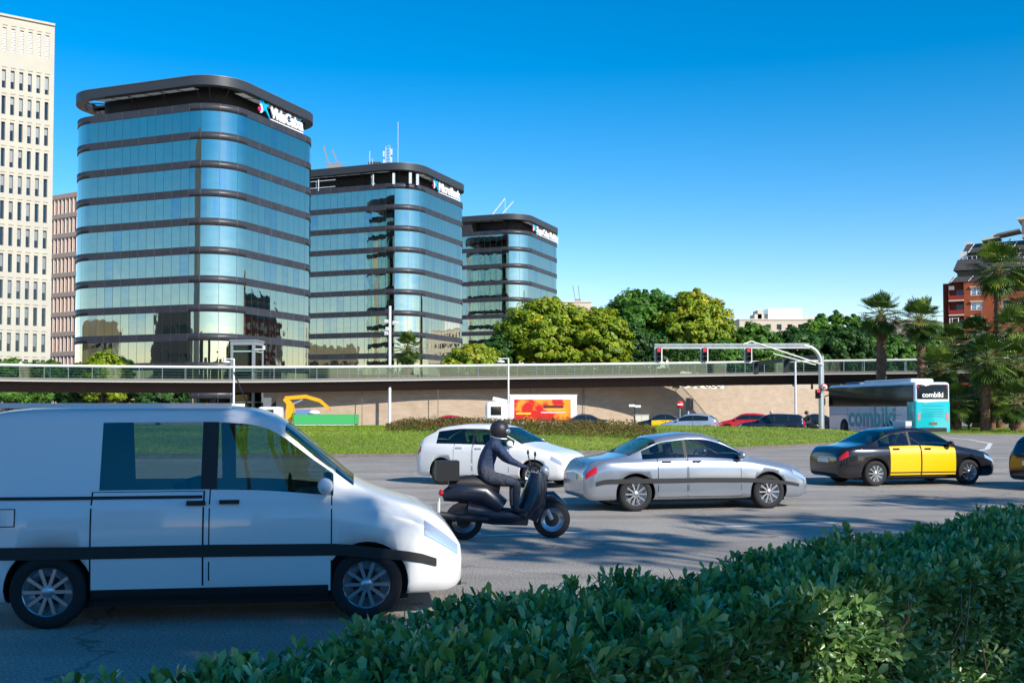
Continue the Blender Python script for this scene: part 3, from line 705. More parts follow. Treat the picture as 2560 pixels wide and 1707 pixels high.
# ------------------------------------------------------------ red brick apartment block on the right
BRICK = mat('red_brick', (.42, .10, .035), .85, col2=(.34, .08, .03), scale=.8, bump=.3)
CREAM = mat('cream_trim', (.75, .62, .48), .7)
rU = Vector((.86, -.51, 0)).normalized(); RO = P(2375, HOR, 226); RO.z = 0; NR = rU.cross(Vector((0, 0, 1)))
root = empty('brick_apartment_block', (0, 0, 0), 0, 'red brick apartment block with cream trimmed windows and dark stepped attic', 'apartment block')
WR = 24.0; TR = 28.4
wx = [(4.35, 6.6), (9.4, 11.6), (14.6, 16.8), (19, 21.2)]; wz = [TR-1.2-3.07*k-1.75 for k in range(9)]
cols = wx; rows = [(z, z+1.6) for z in wz][::-1]
W0 = MB(); O = RO
facade(root, RO+rU*3.0, rU, [(a-3, b-3) for a, b in wx], rows, BRICK, [mat('pane_sky', (.12, .2, .3), .08, .7), M['white'], mat('blind_white', (.7, .72, .75), .6)], .22, topz=TR, outw=WR-3, back=44, panerand=True)
def rp(x, z, d=0): return RO+rU*x+Vector((0, 0, z))+NR*d
m = MB(); m.bar(rp(.1, TR/2, -2.2)-Vector((0, 0, TR/2)), rp(.1, TR, -2.2), .2, 3.2); m.quad(rp(0, 0, -1.6), rp(3.0, 0, -1.6), rp(3.0, TR, -1.6), rp(0, TR, -1.6)); m.quad(rp(0, 0, -44), rp(0, 0, 0), rp(0, TR, 0), rp(0, TR, -44)); m.build('side_wall', mat('shaded_brick', (.22, .05, .03), .9), root)  # unlit side and balcony recess: shade put into a darker brick colour
for k in range(9):
    for j in range(8):
        if k > 5: continue
        m = MB(); m.quad(rp(-.02, TR-3-3.07*k, -5.0-j*5), rp(-.02, TR-3-3.07*k, -3.0-j*5), rp(-.02, TR-1.2-3.07*k, -3.0-j*5), rp(-.02, TR-1.2-3.07*k, -5.0-j*5)); m.build('window', CREAM if j % 3 == 1 else PANE[0], root)
for k, z in enumerate(wz):
    zf = z-.9
    m = MB(); m.bar(rp(.0, zf, -.8), rp(3.0, zf, -.8), 1.9, .28); b = m.build('balcony', CREAM, root)
    m = MB(); m.bar(rp(.1, zf+.62, .05), rp(2.95, zf+.62, .05), .08, .9); m.build('balustrade', mat('balcony_red', (.35, .03, .025), .6), b)
    m = MB(); m.quad(rp(1.3, zf+.2, -1.5), rp(2.7, zf+.2, -1.5), rp(2.7, zf+2.3, -1.5), rp(1.3, zf+2.3, -1.5)); m.build('balcony_door', mat('pane_sky2', (.05, .06, .08), .1, .5), b)
    for i, (a, bb) in enumerate(wx):
        m = MB(); m.bar(rp(a-.15, z+1.78, .12), rp(bb+.1, z+1.78, .12), .3, .26); m.build('shutter_box', CREAM, root)
        m = MB()
        for (xa, za, xb, zb) in ((a, z+.06, bb, z+.06), (a, z+1.54, bb, z+1.54), (a+.05, z, a+.05, z+1.6), (bb-.05, z, bb-.05, z+1.6), ((a+bb)/2, z, (a+bb)/2, z+1.6), (a, z+.5, bb, z+.5)): m.bar(rp(xa, za, -.1), rp(xb, zb, -.1), .1, .12)
        m.build('window_frame', M['white'], root)
zf = wz[2]-.9; m = MB(); m.bar(rp(.2, zf+1.2, .1), rp(1.9, zf+1.2, .1), .1, .1); m.bar(rp(.2, zf+2.4, .1), rp(1.9, zf+2.4, .1), .1, .1); 
for x in (.2, .7, 1.9): m.bar(rp(x, zf+1.1, .1), rp(x, zf+2.5, .1), .1)
m.build('glazed_enclosure', M['white'], root)
m = MB(); m.box(rp(.6, TR-1.2, .15), (1.0, .4, .8), rz=math.atan2(rU.y, rU.x)); m.build('air_conditioner', mat('ac_grey', (.35, .36, .36), .6), root)
SL = mat('slate', (.05, .05, .055), .75, col2=(.075, .07, .07), scale=2)
m = MB()   # stepped, sloping attic
for (x0, x1, z0, z1, d0, d1) in ((.1, 24, TR, TR+1.2, .15, -.6), (.8, 24, TR+2.6, TR+5.0, -.9, -2.2), (2.4, 24, TR+6.4, TR+8.4, -2.6, -3.8)):
    m.quad(rp(x0, z0, d0), rp(x1, z0, d0), rp(x1, z1, d1), rp(x0+.8, z1, d1)); m.quad(rp(x0, z0, d0-40), rp(x0, z0, d0), rp(x0+.8, z1, d1), rp(x0+.8, z1, -40)); m.quad(rp(x0+.8, z1, d1), rp(x1, z1, d1), rp(x1, z1, -40), rp(x0+.8, z1, -40)); m.quad(rp(x0, z0, -40), rp(x1, z0, -40), rp(x1, z0, d0), rp(x0, z0, d0))
m.build('roof', SL, root)
m = MB(); m.bb((0, 0, 0), (.01, .01, .01))
for (x0, x1, z0, z1, d) in ((1.4, 24, TR+1.2, TR+2.7, -2.6), (3.0, 24, TR+5.0, TR+6.5, -4.2)):
    m.quad(rp(x0, z0, d), rp(x1, z0, d), rp(x1, z1, d), rp(x0, z1, d)); m.quad(rp(x0, z0, -40), rp(x0, z0, d), rp(x0, z1, d), rp(x0, z1, -40))
m.build('attic_wall', mat('attic_grey', (.16, .15, .14), .8), root)
m = MB()
for x in (4.2, 8.4, 12.6): m.bar(rp(x-.6, TR+6.4, -2.5), rp(x+.5, TR+8.4, -3.7), .16, .12)
for x in (.9, 4.4): m.bar(rp(x-.5, TR+.05, .2), rp(x+.4, TR+1.2, -.5), .16, .12)
m.bar(rp(2.0, TR+5.9, -2.7), rp(3.4, TR+5.9, -2.7), .4, 1.6); m.bar(rp(2.6, TR+8.6, -5), rp(4.0, TR+8.6, -5), .6, .8); m.build('white_trim', M['white'], root)
m = MB(); m.bar(rp(3.6, TR+6.3, -2.3), rp(9.5, TR+6.6, -2.3), .9, .08); m.bar(rp(5.4, TR+2.5, -.8), rp(12, TR+2.7, -.8), .9, .08); m.build('awning', mat('awning_green', (.02, .13, .10), .7), root)
m = MB()
for x in np.arange(2.6, 14, .9): m.bar(rp(x, TR+4.95, -2.3), rp(x, TR+5.6, -2.3), .07)
m.bar(rp(2.6, TR+5.6, -2.3), rp(14, TR+5.6, -2.3), .08); m.build('terrace_railing', M['white'], root)
m = MB(); m.bar(rp(14, TR+10.6, -6), rp(26, TR+10.6, -6), 7, 3.6); m.build('penthouse', mat('penthouse_cream', (.55, .46, .36), .8), root)
m = MB(); m.bar(rp(13.3, TR+12.6, -5.6), rp(26, TR+12.6, -5.6), 9, .5); m.bar(rp(8.4, TR+9.8, -5.6), rp(13.5, TR+10.6, -5.6), 6, .3); m.bar(rp(6.2, TR+8.9, -5.6), rp(9.6, TR+9.4, -5.6), 6, .3); m.build('roof_slab', CREAM, root)
m = MB(); m.bar(rp(14.6, TR+12.9, -6), rp(14.6, TR+14.4, -6), .06); m.bar(rp(14.0, TR+14.2, -6), rp(15.2, TR+14.2, -6), .05); m.build('tv_aerial', M['steel'], root)
# second brick block, lit, farther right behind the palms
# white building and small roof beyond the trees
def blockb(px0, px1, pyt, Y, label, cmat, name, steps=(), dep=14):
    a = P(px0, HOR, Y); b = P(px1, HOR, Y); zt = P(px0, pyt, Y).z; root = empty(name, (0, 0, 0), 0, label, 'building')
    m = MB(); m.bb((a.x, Y, 0), (b.x, Y+dep, zt)); m.build('wall', cmat, root)
    m = MB(); m.bb((a.x-.2, Y-.2, zt), (b.x+.2, Y+dep+.2, zt+.35)); m.build('roof_slab', mat('slab_pale', (.6, .56, .5), .8), root)
    for (q0, q1, qt, yy) in steps:
        A = P(q0, HOR, Y+yy); B = P(q1, HOR, Y+yy); z2 = P(q0, qt, Y+yy).z
        m = MB(); m.bb((A.x, Y+yy, zt), (B.x, Y+yy+6, z2)); m.build('upper_storey', M['white'] if q1-q0 > 60 else cmat, root)
    m = MB()
    for k in range(int((b.x-a.x)/3)):
        x = a.x+1.5+3*k
        for j in range(4): m.bb((x, Y-.06, zt-2.6-3*j), (x+1.3, Y-.01, zt-1.2-3*j))
    m.build('windows', PANE[0], root); return root
blockb(1850, 2060, 800, 300, 'pale cream building with stepped terraces rising behind the dark trees', mat('far_cream', (.62, .53, .42), .8), 'terraced_building', steps=((1922, 2008, 771, 2), (1888, 1922, 785, 3), (2008, 2040, 793, 2), (1896, 1906, 775, 3)))
b_ = blockb(1380, 1478, 756, 290, 'low cream roofed building just visible above the flowering trees, with crossed roof poles', mat('far_cream', (.62, .53, .42), .8), 'roofed_building')
m = MB(); q = P(1442, 752, 292)
for dx_, tl in ((-.2, -.9), (.9, -.5)): m.bar((q.x+dx_, q.y, q.z-1), (q.x+dx_+tl, q.y, q.z+4.2), .2)
m.box((q.x+.3, q.y, q.z), (1.6, 1, 1)); m.build('roof_poles', mat('cradle_grey', (.28, .25, .23), .6), b_)
# distant hill with town, in the gap left of the brick block
me = MB(); hp = [P(2230+20*k, 800-18*math.sin(k*.35)-3*(k % 3)+8, 900) for k in range(14)]
for a, b in zip(hp, hp[1:]): me.quad((a.x, 900, 0), (b.x, 900, 0), (b.x, 930, b.z), (a.x, 930, a.z)); me.quad((a.x, 930, a.z), (b.x, 930, b.z), (b.x, 1200, 0), (a.x, 1200, 0))
tag(me.build('hill', mat('hill_olive', (.16, .15, .12), .95, col2=(.42, .38, .34), scale=.09, contrast=(.45, .7))), kind='structure')
# buildings off to the left whose mirror image shows in the glass
def plain_block(x0, y0, rz, w, d, h, label, wall, name='office_block', bands=5, arches=False):
    root = empty(name, (x0, y0, 0), rz, label, 'building')
    m = MB(); m.bb((-w/2, -d/2, 0), (w/2, d/2, h)); m.build('wall', wall, root)
    for k in range(bands):
        z = 1.6+k*(h-1.2)/bands
        for s in (-1, 1):
            m = MB()
            for j in range(int(w/3.2)):
                x = -w/2+.9+j*3.2; m.bb((x, s*(d/2+.02), z), (x+2.1, s*(d/2+.07), z+1.6))
            m.build('window_row', PANE[0], root)
    return root
# ------------------------------------------------------------ footbridge
def catmull(pts, n):
    pts = [Vector(p) for p in pts]; out = []
    Q = [pts[0]*2-pts[1]]+pts+[pts[-1]*2-pts[-2]]
    for i in range(1, len(Q)-2):
        for k in range(n):
            t = k/n; a, b, c, d = Q[i-1], Q[i], Q[i+1], Q[i+2]
            out.append(.5*((2*b)+(c-a)*t+(2*a-5*b+4*c-d)*t*t+(3*b-a-3*c+d)*t**3))
    out.append(pts[-1]); return out
def railpt(px, py, Y): return P(px, py, Y)
ctrl = [P(-560, 893, 84), P(-250, 903, 90), P(0, 911, 95), P(350, 915.5, 98.5), P(700, 917, 102), P(1200, 912.5, 108), P(1700, 906.5, 112), P(2000, 902, 112), P(2300, 898, 109), P(2560, 893, 105), P(2900, 886, 98)]
path = catmull(ctrl, 24)
def resample(path, step):
    out = [path[0]]; acc = 0
    for a, b in zip(path, path[1:]):
        L = (b-a).length; s = step-acc
        while s <= L: out.append(a.lerp(b, s/L)); s += step
        acc = (acc+L) % step if True else 0
    return out
RP = resample(path, 2.02)
def nrm(i, A=RP):
    d = A[min(i+1, len(A)-1)]-A[max(i-1, 0)]; d.z = 0; d.normalize(); return Vector((d.y, -d.x, 0))     # towards the camera
BR = empty('footbridge', (RP[0].x, RP[0].y, 0), 0, 'long curved footbridge with glass parapet and dark brown girder crossing above the road', 'footbridge')
BR.location = (0, 0, 0)
BROWN = mat('girder_brown', (.016, .007, .005), .7, col2=(.022, .010, .007), scale=.8)
PALE = mat('edge_pale', (.60, .56, .50), .6)
DECK = mat('deck_grey', (.30, .29, .27), .8)
def ribbon(name, prof, m_, A=RP, parent=BR, smooth=True):
    """prof: closed list of (offset towards camera, dz from rail)"""
    m = MB(); m.smooth = smooth; n = len(prof); rows = []
    for i, p in enumerate(A):
        q = nrm(i, A); rows.append([p+q*o+Vector((0, 0, z)) for o, z in prof])
    for e in range(n):
        vs = [r[e] for r in rows]+[r[(e+1) % n] for r in rows]; k = len(rows)
        m.add(vs, [(j, j+k, j+k+1, j+1) for j in range(k-1)])
    m.add(rows[0], [tuple(range(n))]); m.add(rows[-1], [tuple(reversed(range(n)))])
    return m.build(name, m_, parent)
ribbon('handrail', [(.10, .08), (.10, -.09), (-.10, -.09), (-.10, .08)], mat('rail_bright', (.80, .78, .70), .5))
ribbon('deck', [(-.05, -1.17), (-.05, -1.33), (-5.0, -1.33), (-5.0, -1.17)], DECK)
ribbon('edge_beam', [(.22, -1.16), (.22, -1.40), (-.08, -1.40), (-.08, -1.16)], mat('edge_grey', (.20, .19, .17), .6))
ribbon('edge_strip', [(.30, -1.40), (.30, -1.47), (0, -1.47), (0, -1.40)], PALE)
ribbon('girder', [(.12, -1.47), (.02, -1.62), (-.8, -2.38), (-4.4, -2.38), (-5.1, -1.33)], BROWN)
ribbon('far_railing', [(-4.9, .05), (-4.9, -.02), (-5.0, -.02), (-5.0, .05)], M['steel'])
m = MB()
for i in range(0, len(RP)-1):
    q, q2 = nrm(i), nrm(i+1)
    for z in (-.25, -.5, -.75, -.95): m.bar(RP[i]-q*4.95+Vector((0, 0, z)), RP[i+1]-q2*4.95+Vector((0, 0, z)), .03)
    if i % 2 == 0: m.bar(RP[i]-q*4.95+Vector((0, 0, -1.17)), RP[i]-q*4.95, .06)
m.build('far_railing_bars', M['steel'], BR)
GP = bpy.data.materials.new('parapet_glass'); GP.use_nodes = True; nt = GP.node_tree; n_ = nt.nodes
g = n_.new('ShaderNodeBsdfGlossy'); g.inputs['Roughness'].default_value = .03; g.inputs['Color'].default_value = (.7, .85, .85, 1)
tr = n_.new('ShaderNodeBsdfTransparent'); tr.inputs[0].default_value = (.27, .40, .37, 1)
fr = n_.new('ShaderNodeFresnel'); fr.inputs[0].default_value = 1.5; mx = n_.new('ShaderNodeMixShader')
ma = n_.new('ShaderNodeMath'); ma.operation = 'ADD'; ma.inputs[1].default_value = .05
nt.links.new(fr.outputs[0], ma.inputs[0]); nt.links.new(ma.outputs[0], mx.inputs[0]); nt.links.new(tr.outputs[0], mx.inputs[1]); nt.links.new(g.outputs[0], mx.inputs[2])
nt.links.new(mx.outputs[0], n_['Material Output'].inputs[0])
POSTM = mat('post_grey', (.30, .36, .36), .4, .5)
cnt = 0
for i in range(len(RP)-1):
    a, b = RP[i], RP[i+1]; q, q2 = nrm(i), nrm(i+1)
    if i < 4 or i > len(RP)-6: continue
    d = (b-a).normalized()*.04
    m = MB(); A, B = a+q*.06+d, b+q2*.06-d; z0, z1 = Vector((0, 0, -1.2)), Vector((0, 0, -.08))
    m.quad(A+z0, B+z0, B+z1, A+z1); cnt += 1
    m.build('glass_panel', GP, BR)
    m = MB(); m.bar(a+q*.03+Vector((0, 0, -1.38)), a+q*.03+Vector((0, 0, -.05)), .07, .05); m.build('post', POSTM, BR)
print('panels', cnt)
# ------------------------------------------------------------ retaining wall, graffiti, raised ground
WALLM = mat('wall_concrete', (.42, .325, .235), .92, col2=(.52, .41, .305), scale=.55, bump=.6, bscale=9, stretch=(1, 1, 2.2), contrast=(.3, .75))
# fine courses
nt = WALLM.node_tree; bs = nt.nodes['Principled BSDF']; br = nt.nodes.new('ShaderNodeTexBrick'); br.inputs['Scale'].default_value = 1.6
br.inputs['Color1'].default_value = (1, 1, 1, 1); br.inputs['Color2'].default_value = (.84, .83, .82, 1); br.inputs['Mortar'].default_value = (.72, .70, .68, 1); br.inputs['Row Height'].default_value = .22; br.inputs['Brick Width'].default_value = .9
mp2 = nt.nodes.new('ShaderNodeMapping'); mp2.inputs['Rotation'].default_value = (R(90), 0, 0); tc2 = nt.nodes.new('ShaderNodeTexCoord')
nt.links.new(tc2.outputs['Object'], mp2.inputs[0]); nt.links.new(mp2.outputs[0], br.inputs[0])
mm = nt.nodes.new('ShaderNodeMix'); mm.data_type = 'RGBA'; mm.blend_type = 'MULTIPLY'; mm.inputs[0].default_value = .8
src = bs.inputs['Base Color'].links[0].from_socket; nt.links.new(src, mm.inputs[6]); nt.links.new(br.outputs[0], mm.inputs[7]); nt.links.new(mm.outputs[2], bs.inputs['Base Color'])
wp = [P(690, HOR, 105.0), P(900, HOR, 107.2), P(1100, HOR, 109.2), P(1300, HOR, 111.8), P(1500, HOR, 114.5), P(1690, HOR, 119.3)]
wr = [P(1690, HOR, 119.3), P(1800, HOR, 126), P(1900, HOR, 133), P(1980, HOR, 139), P(2080, HOR, 147), P(2200, HOR, 156)]
def wall(name, pts, tops, label):
    root = empty(name, (0, 0, 0), 0, label, 'wall'); m = MB(); m.smooth = False
    for (a, b, ta, tb) in zip(pts, pts[1:], tops, tops[1:]):
        m.quad((a.x, a.y, -.1), (b.x, b.y, -.1), (b.x, b.y, tb), (a.x, a.y, ta))
        m.quad((a.x, a.y, ta), (b.x, b.y, tb), (b.x, b.y+.6, tb), (a.x, a.y+.6, ta)); m.quad((b.x, b.y+.6, -.1), (a.x, a.y+.6, -.1), (a.x, a.y+.6, ta), (b.x, b.y+.6, tb))
    for a, t in ((pts[0], tops[0]), (pts[-1], tops[-1])): m.quad((a.x, a.y, -.1), (a.x, a.y+.6, -.1), (a.x, a.y+.6, t), (a.x, a.y, t))
    m.build('wall_face', WALLM, root); return root
wl1 = wall('retaining_wall', catmull(wp, 6), [4.3]*31, 'long curved tan retaining wall in the shade of the footbridge')
wr_s = catmull(wr, 6); tops = [5.15-max(0, (i-14))*.10 for i in range(len(wr_s))]
wl2 = wall('retaining_wall', wr_s, tops, 'sunlit tan retaining wall with white graffiti on its top edge, right of the shaded wall')
m = MB()       # joints on the long wall
for px, Y in ((905, 106.2), (1095, 107.7), (1325, 111.0), (1460, 113.6)):
    a = P(px, HOR, Y-.02); m.box((a.x, a.y, 2.1), (.06, .06, 4.2))
m.build('joints', mat('joint_dark', (.13, .11, .10), .9), wl1)
def onwr(px, z, off=.03):
    for a, b in zip(wr_s, wr_s[1:]):
        pa = 1280+F*a.x/a.y; pb = 1280+F*b.x/b.y
        if pa <= px <= pb: q = a.lerp(b, (px-pa)/(pb-pa)); d = (b-a).normalized(); return Vector((q.x, q.y, z))+Vector((d.y, -d.x, 0))*off
m = MB(); L_ = [1694+k*5 for k in range(24)]
for i in range(len(L_)-1): 
    a, b = onwr(L_[i], 4.2), onwr(L_[i+1], 4.2); lo = .08*math.sin(i*1.3)
    m.quad((a.x, a.y, 4.22+lo), (b.x, b.y, 4.22+.08*math.sin((i+1)*1.3)), (b.x, b.y, 5.0), (a.x, a.y, 5.0))
m.m = 1
for px in (1711, 1731, 1745, 1766, 1782, 1796):
    pts = [onwr(px+8.5*math.cos(t)*(.8 if px > 1740 else 1), 4.72+.38*math.sin(t), .07) for t in np.linspace(R(150), R(400), 12)]; m.tube(pts, .05, 4)
m.build('graffiti', [mat('spray_cream', (.82, .78, .62), .7), M['black']], wl2)
# raised plaza behind the walls
tp = [(p.x, p.y+.3) for p in catmull(wp, 6)]+[(p.x, p.y+.3) for p in wr_s[1:]]
poly = tp+[(200, 160), (260, 420), (-60, 420), (-20, 150), (tp[0][0]-.5, 124)]
me = bpy.data.meshes.new('plaza'); me.from_pydata([(x, y, 4.25) for x, y in poly], [], [tuple(range(len(poly)))])
o = link('raised_plaza', me, mat('plaza_green', (.10, .12, .05), .95, col2=(.20, .18, .12), scale=.3)); tag(o, kind='structure')
# ------------------------------------------------------------ lift tower by the bridge
LT = P(617, HOR, 108.5); root = empty('lift_tower', (LT.x, LT.y, 0), R(-8), 'glazed steel lift tower with green disc rising beside the footbridge', 'lift')
FR = mat('lift_frame', (.30, .33, .34), .5, .2); w = 2.25; hh = 8.55
for sx in (-1, 1):
    for sy in (-1, 1):
        m = MB(); m.box((sx*w/2, sy*w/2, hh/2), (.26, .26, hh)); m.build('corner_post', FR, root)
m = MB(); m.box((0, 0, hh+.12), (w+.42, w+.42, .14)); m.box((0, 0, hh-.15), (w+.3, w+.3, .34)); m.build('roof', FR, root)
m = MB()
for z in (.2, 2.5, 4.3, 5.65, 7.6): m.box((0, -w/2, z), (w, .10, .12)); m.box((0, w/2, z), (w, .10, .12)); m.box((w/2, 0, z), (.10, w, .12)); m.box((-w/2, 0, z), (.10, w, .12))
m.build('crossbars', mat('bar_mint', (.45, .68, .6), .4, .3), root)
GL = bpy.data.materials.new('lift_glass'); GL.use_nodes = True; nt = GL.node_tree; n_ = nt.nodes
g = n_.new('ShaderNodeBsdfGlossy'); g.inputs['Roughness'].default_value = .03; tr = n_.new('ShaderNodeBsdfTransparent'); tr.inputs[0].default_value = (.14, .32, .26, 1); mx = n_.new('ShaderNodeMixShader'); mx.inputs[0].default_value = .05
nt.links.new(tr.outputs[0], mx.inputs[1]); nt.links.new(g.outputs[0], mx.inputs[2]); nt.links.new(mx.outputs[0], n_['Material Output'].inputs[0])
for (x, y, sx, sy) in ((0, -w/2-.03, w, .02), (0, w/2+.03, w, .02), (w/2+.03, 0, .02, w), (-w/2-.03, 0, .02, w)):
    m = MB(); m.box((x, y, hh/2), (sx, sy, hh-.3)); m.build('glass_panel', GL, root)
m = MB(); m.lathe([(0, -.02), (.62, -.02), (.62, .06), (0, .06)], (0.1, -w/2+.25, 6.75), 'Y', 24); m.build('pulley_disc', mat('disc_green', (.0, .42, .26), .4), root)
m = MB(); m.bar((-.75, -w/2+.3, 4.2), (-.75, -w/2+.3, 8.1), .12); m.bar((-.75, -w/2+.3, 8.0), (.1, -w/2+.3, 8.0), .12); m.bar((-.4, -w/2+.3, 7.6), (-.4, -w/2+.3, 8.0), .1); m.bar((0, -w/2+.3, 5.0), (0, -w/2+.3, 6.1), .1); m.bar((0, -w/2+.3, 6.0), (.7, -w/2+.3, 6.3), .1)
m.box((0, 0, 5.1), (1.6, 1.4, .7)); m.build('lift_gear', mat('bar_mint', (.45, .68, .6), .4, .3), root)
m = MB(); m.box((0, .2, 1.25), (1.9, 1.6, 2.2)); m.build('lift_car', mat('lift_dark', (.05, .09, .09), .4, .3), root)
m = MB(); m.bar((w/2+.1, -.9, hh-.75), (w/2+1.0, -.9, hh-.75), .12); m.box((w/2+1.0, -.9, hh-.6), (.18, .18, .4)); m.build('camera_arm', M['lightpaint'], root)
# dark panels and doors of the base behind the lift, under the deck
root = empty('entrance_porch', (P(700, HOR, 113).x, 113, 0), 0, 'dark recessed porch with grey panel beneath the footbridge, right of the lift', 'porch')
m = MB(); m.bb((-3.2, 0, 0), (1.6, .3, 4.0)); m.build('wall', mat('porch_dark', (.05, .045, .04), .7), root)
m = MB(); m.bb((-1.9, -.1, 1.9), (-.9, -.02, 3.0)); m.build('panel', mat('porch_panel', (.2, .21, .24), .6), root)
# ------------------------------------------------------------ poles
def street_lamp(px, pytop, Y, label, arm=1):
    q = P(px, pytop, Y); h = q.z; root = empty('street_lamp', (q.x, q.y, 0), 0, label, 'street lamp', 'street lamps along the far road')
    m = MB(); m.tube([(0, 0, 0), (0, 0, h)], [.10, .075], 10); m.build('pole', M['lightpaint'], root)
    m = MB(); m.bar((.05, 0, h), (-.85, 0, h), .07); m.bar((-.7, 0, h), (-.7, 0, h-.15), .05); m.build('arm', M['lightpaint'], root)
    m = MB(); m.ell((-.66, 0, h-.27), (.36, .3, .13), 14, 6); m.build('lamp_head', M['white'], root)
    return root
street_lamp(585, 897, 91, 'pale street lamp with a head to the left standing before the glazed lift tower')
street_lamp(1271, 896, 91, 'pale street lamp with its foot hidden by the red and white box truck')
q = P(1988, 890, 88); root = empty('street_lamp', (q.x, q.y, 0), 0, 'slim plain grey pole standing behind the dark estate car, left of the signal gantry', 'street lamp', 'street lamps along the far road')
m = MB(); m.tube([(0, 0, 0), (0, 0, q.z)], [.10, .08], 10); m.build('pole', M['lightpaint'], root)
q = P(975, 765, 106); root = empty('floodlight_mast', (q.x, q.y, 0), 0, 'tall pale mast with clustered floodlights rising through the footbridge', 'light mast')
m = MB(); m.tube([(0, 0, 0), (0, 0, q.z)], [.16, .13], 12); m.build('pole', M['lightpaint'], root)
for (dx_, z, s) in ((-.35, 10.5, 1), (.45, 10.35, 1), (.75, 10.25, 1), (-.35, 9.3, 1), (-.25, 9.75, 1)):
    m = MB(); m.box((dx_, -.1, z), (.34, .3, .26), mx=Matrix.Rotation(.4, 3, 'X')); m.bar((0, 0, z-.1), (dx_, -.1, z), .06); m.build('floodlight', M['lightpaint'], root)
def signal_head(parent, c, hw=.30, hh=.58, brighter=0, plate=True, red=True, face=-1, lens=3):
    root = empty('signal_head', c); root.parent = parent
    m = MB()
    if plate:
        pts = []; r_ = .10
        for (sx, sz, a0) in ((1, 1, 0), (-1, 1, 90), (-1, -1, 180), (1, -1, 270)):
            for k in range(5): t = R(a0+22.5*k); pts.append((sx*(hw-r_)+r_*math.cos(t), sz*(hh-r_)+r_*math.sin(t)))
        n = len(pts); m.add([(x, 0, z) for x, z in pts]+[(x, .04, z) for x, z in pts], [tuple(range(n)), tuple(reversed(range(n, 2*n)))]+[(i, i+n, (i+1) % n+n, (i+1) % n) for i in range(n)])
        m.build('backboard', M['white'], root)
    m = MB(); m.box((0, -.09 if plate else 0, 0), (hw*1.22, .2, hh*1.6)); m.build('housing', M['black'], root)
    for k in range(3):
        z = hh*.54-k*hh*.54; m = MB(); m.lathe([(0, -.205), (.08, -.2), (.088, -.19)], (0, 0, z), 'Y', 14)
        mt = mat('signal_red_lit', (.9, .02, .02), .4, emit=(1, .02, .03), es=2.5) if k == brighter else mat('signal_lens_dark', (.03, .02, .02), .2)
        m.build('lens', mt, root)
        m = MB(); m.smooth = True
        for j in range(8):
            a0, a1 = R(-10+25*j), R(15+25*j); m.quad((.12*math.cos(a0), -.19, z+.12*math.sin(a0)), (.12*math.cos(a1), -.19, z+.12*math.sin(a1)), (.12*math.cos(a1), -.36, z+.12*math.sin(a1)), (.12*math.cos(a0), -.36, z+.12*math.sin(a0)))
        m.build('visor', M['black'], root)
    return root
Y = 65.5; pb = P(2053, 1075, Y); az = P(2040, 865, Y).z; ax = P(1636, 865, Y).x
root = empty('signal_gantry', (pb.x, Y, 0), 0, 'big steel cantilever gantry holding three red signals over the road, beside the coach', 'traffic signal')
pts = [(0, 0, 0), (0, 0, 2), (0, 0, az-1.0)]+[(-1.0+math.cos(t)*1.0, 0, az-1.0+math.sin(t)*1.0) for t in np.linspace(.2, PI/2, 7)]
m = MB(); m.tube(pts, [.155, .145, .13]+[.125]*7, 16); m.build('pole', M['steel'], root)
m = MB(); m.tube([(0, 0, 0), (0, 0, .2)], [.26, .22], 16); m.build('base', M['steel'], root)
m = MB(); m.bar((-.9, 0, az+.02), (ax-pb.x, 0, az-.02), .22, .22); m.build('arm', mat('gantry_arm', (.26, .29, .30), .4, .4, col2=(.38, .42, .41), scale=.9, stretch=(3, 1, 1)), root)
m = MB(); m.bar((-.7, -.10, az-.12), (ax-pb.x, -.10, az-.14), .04, .05); m.bar((-.7, -.11, az+.14), (ax-pb.x, -.11, az+.10), .03, .035); m.build('arm_edge', M['lightpaint'], root)
bx = P(1877, 850, Y).x-pb.x; bz = P(1877, 853, Y).z
m = MB(); m.bar((bx-.5, -.1, az+.1), (bx, -.1, bz), .08); m.bar((bx, -.1, bz), (.12, -.18, P(2056, 912, Y).z), .07); m.bar((bx+1.35, -.1, bz-.75), (-.35, -.2, P(2040, 912, Y).z), .06); m.bar((bx, -.05, bz), (bx+.9, -.05, az), .06)
m.build('stay', mat('stay_cream', (.78, .76, .66), .4, .2), root)
for px in (1645.5, 1760, 1869.5):
    q = P(px, 887, Y); c = (q.x-pb.x, -.1, q.z); signal_head(root, c, .245, .50)
    m = MB(); m.bar((c[0], -.05, c[2]+.46), (c[0], -.05, az-.12), .12, .1); m.build('hanger', M['lightpaint'], root)
q = P(2046, 985, Y); signal_head(root, (q.x-pb.x-.12, -.25, q.z), .2, .34, plate=False)
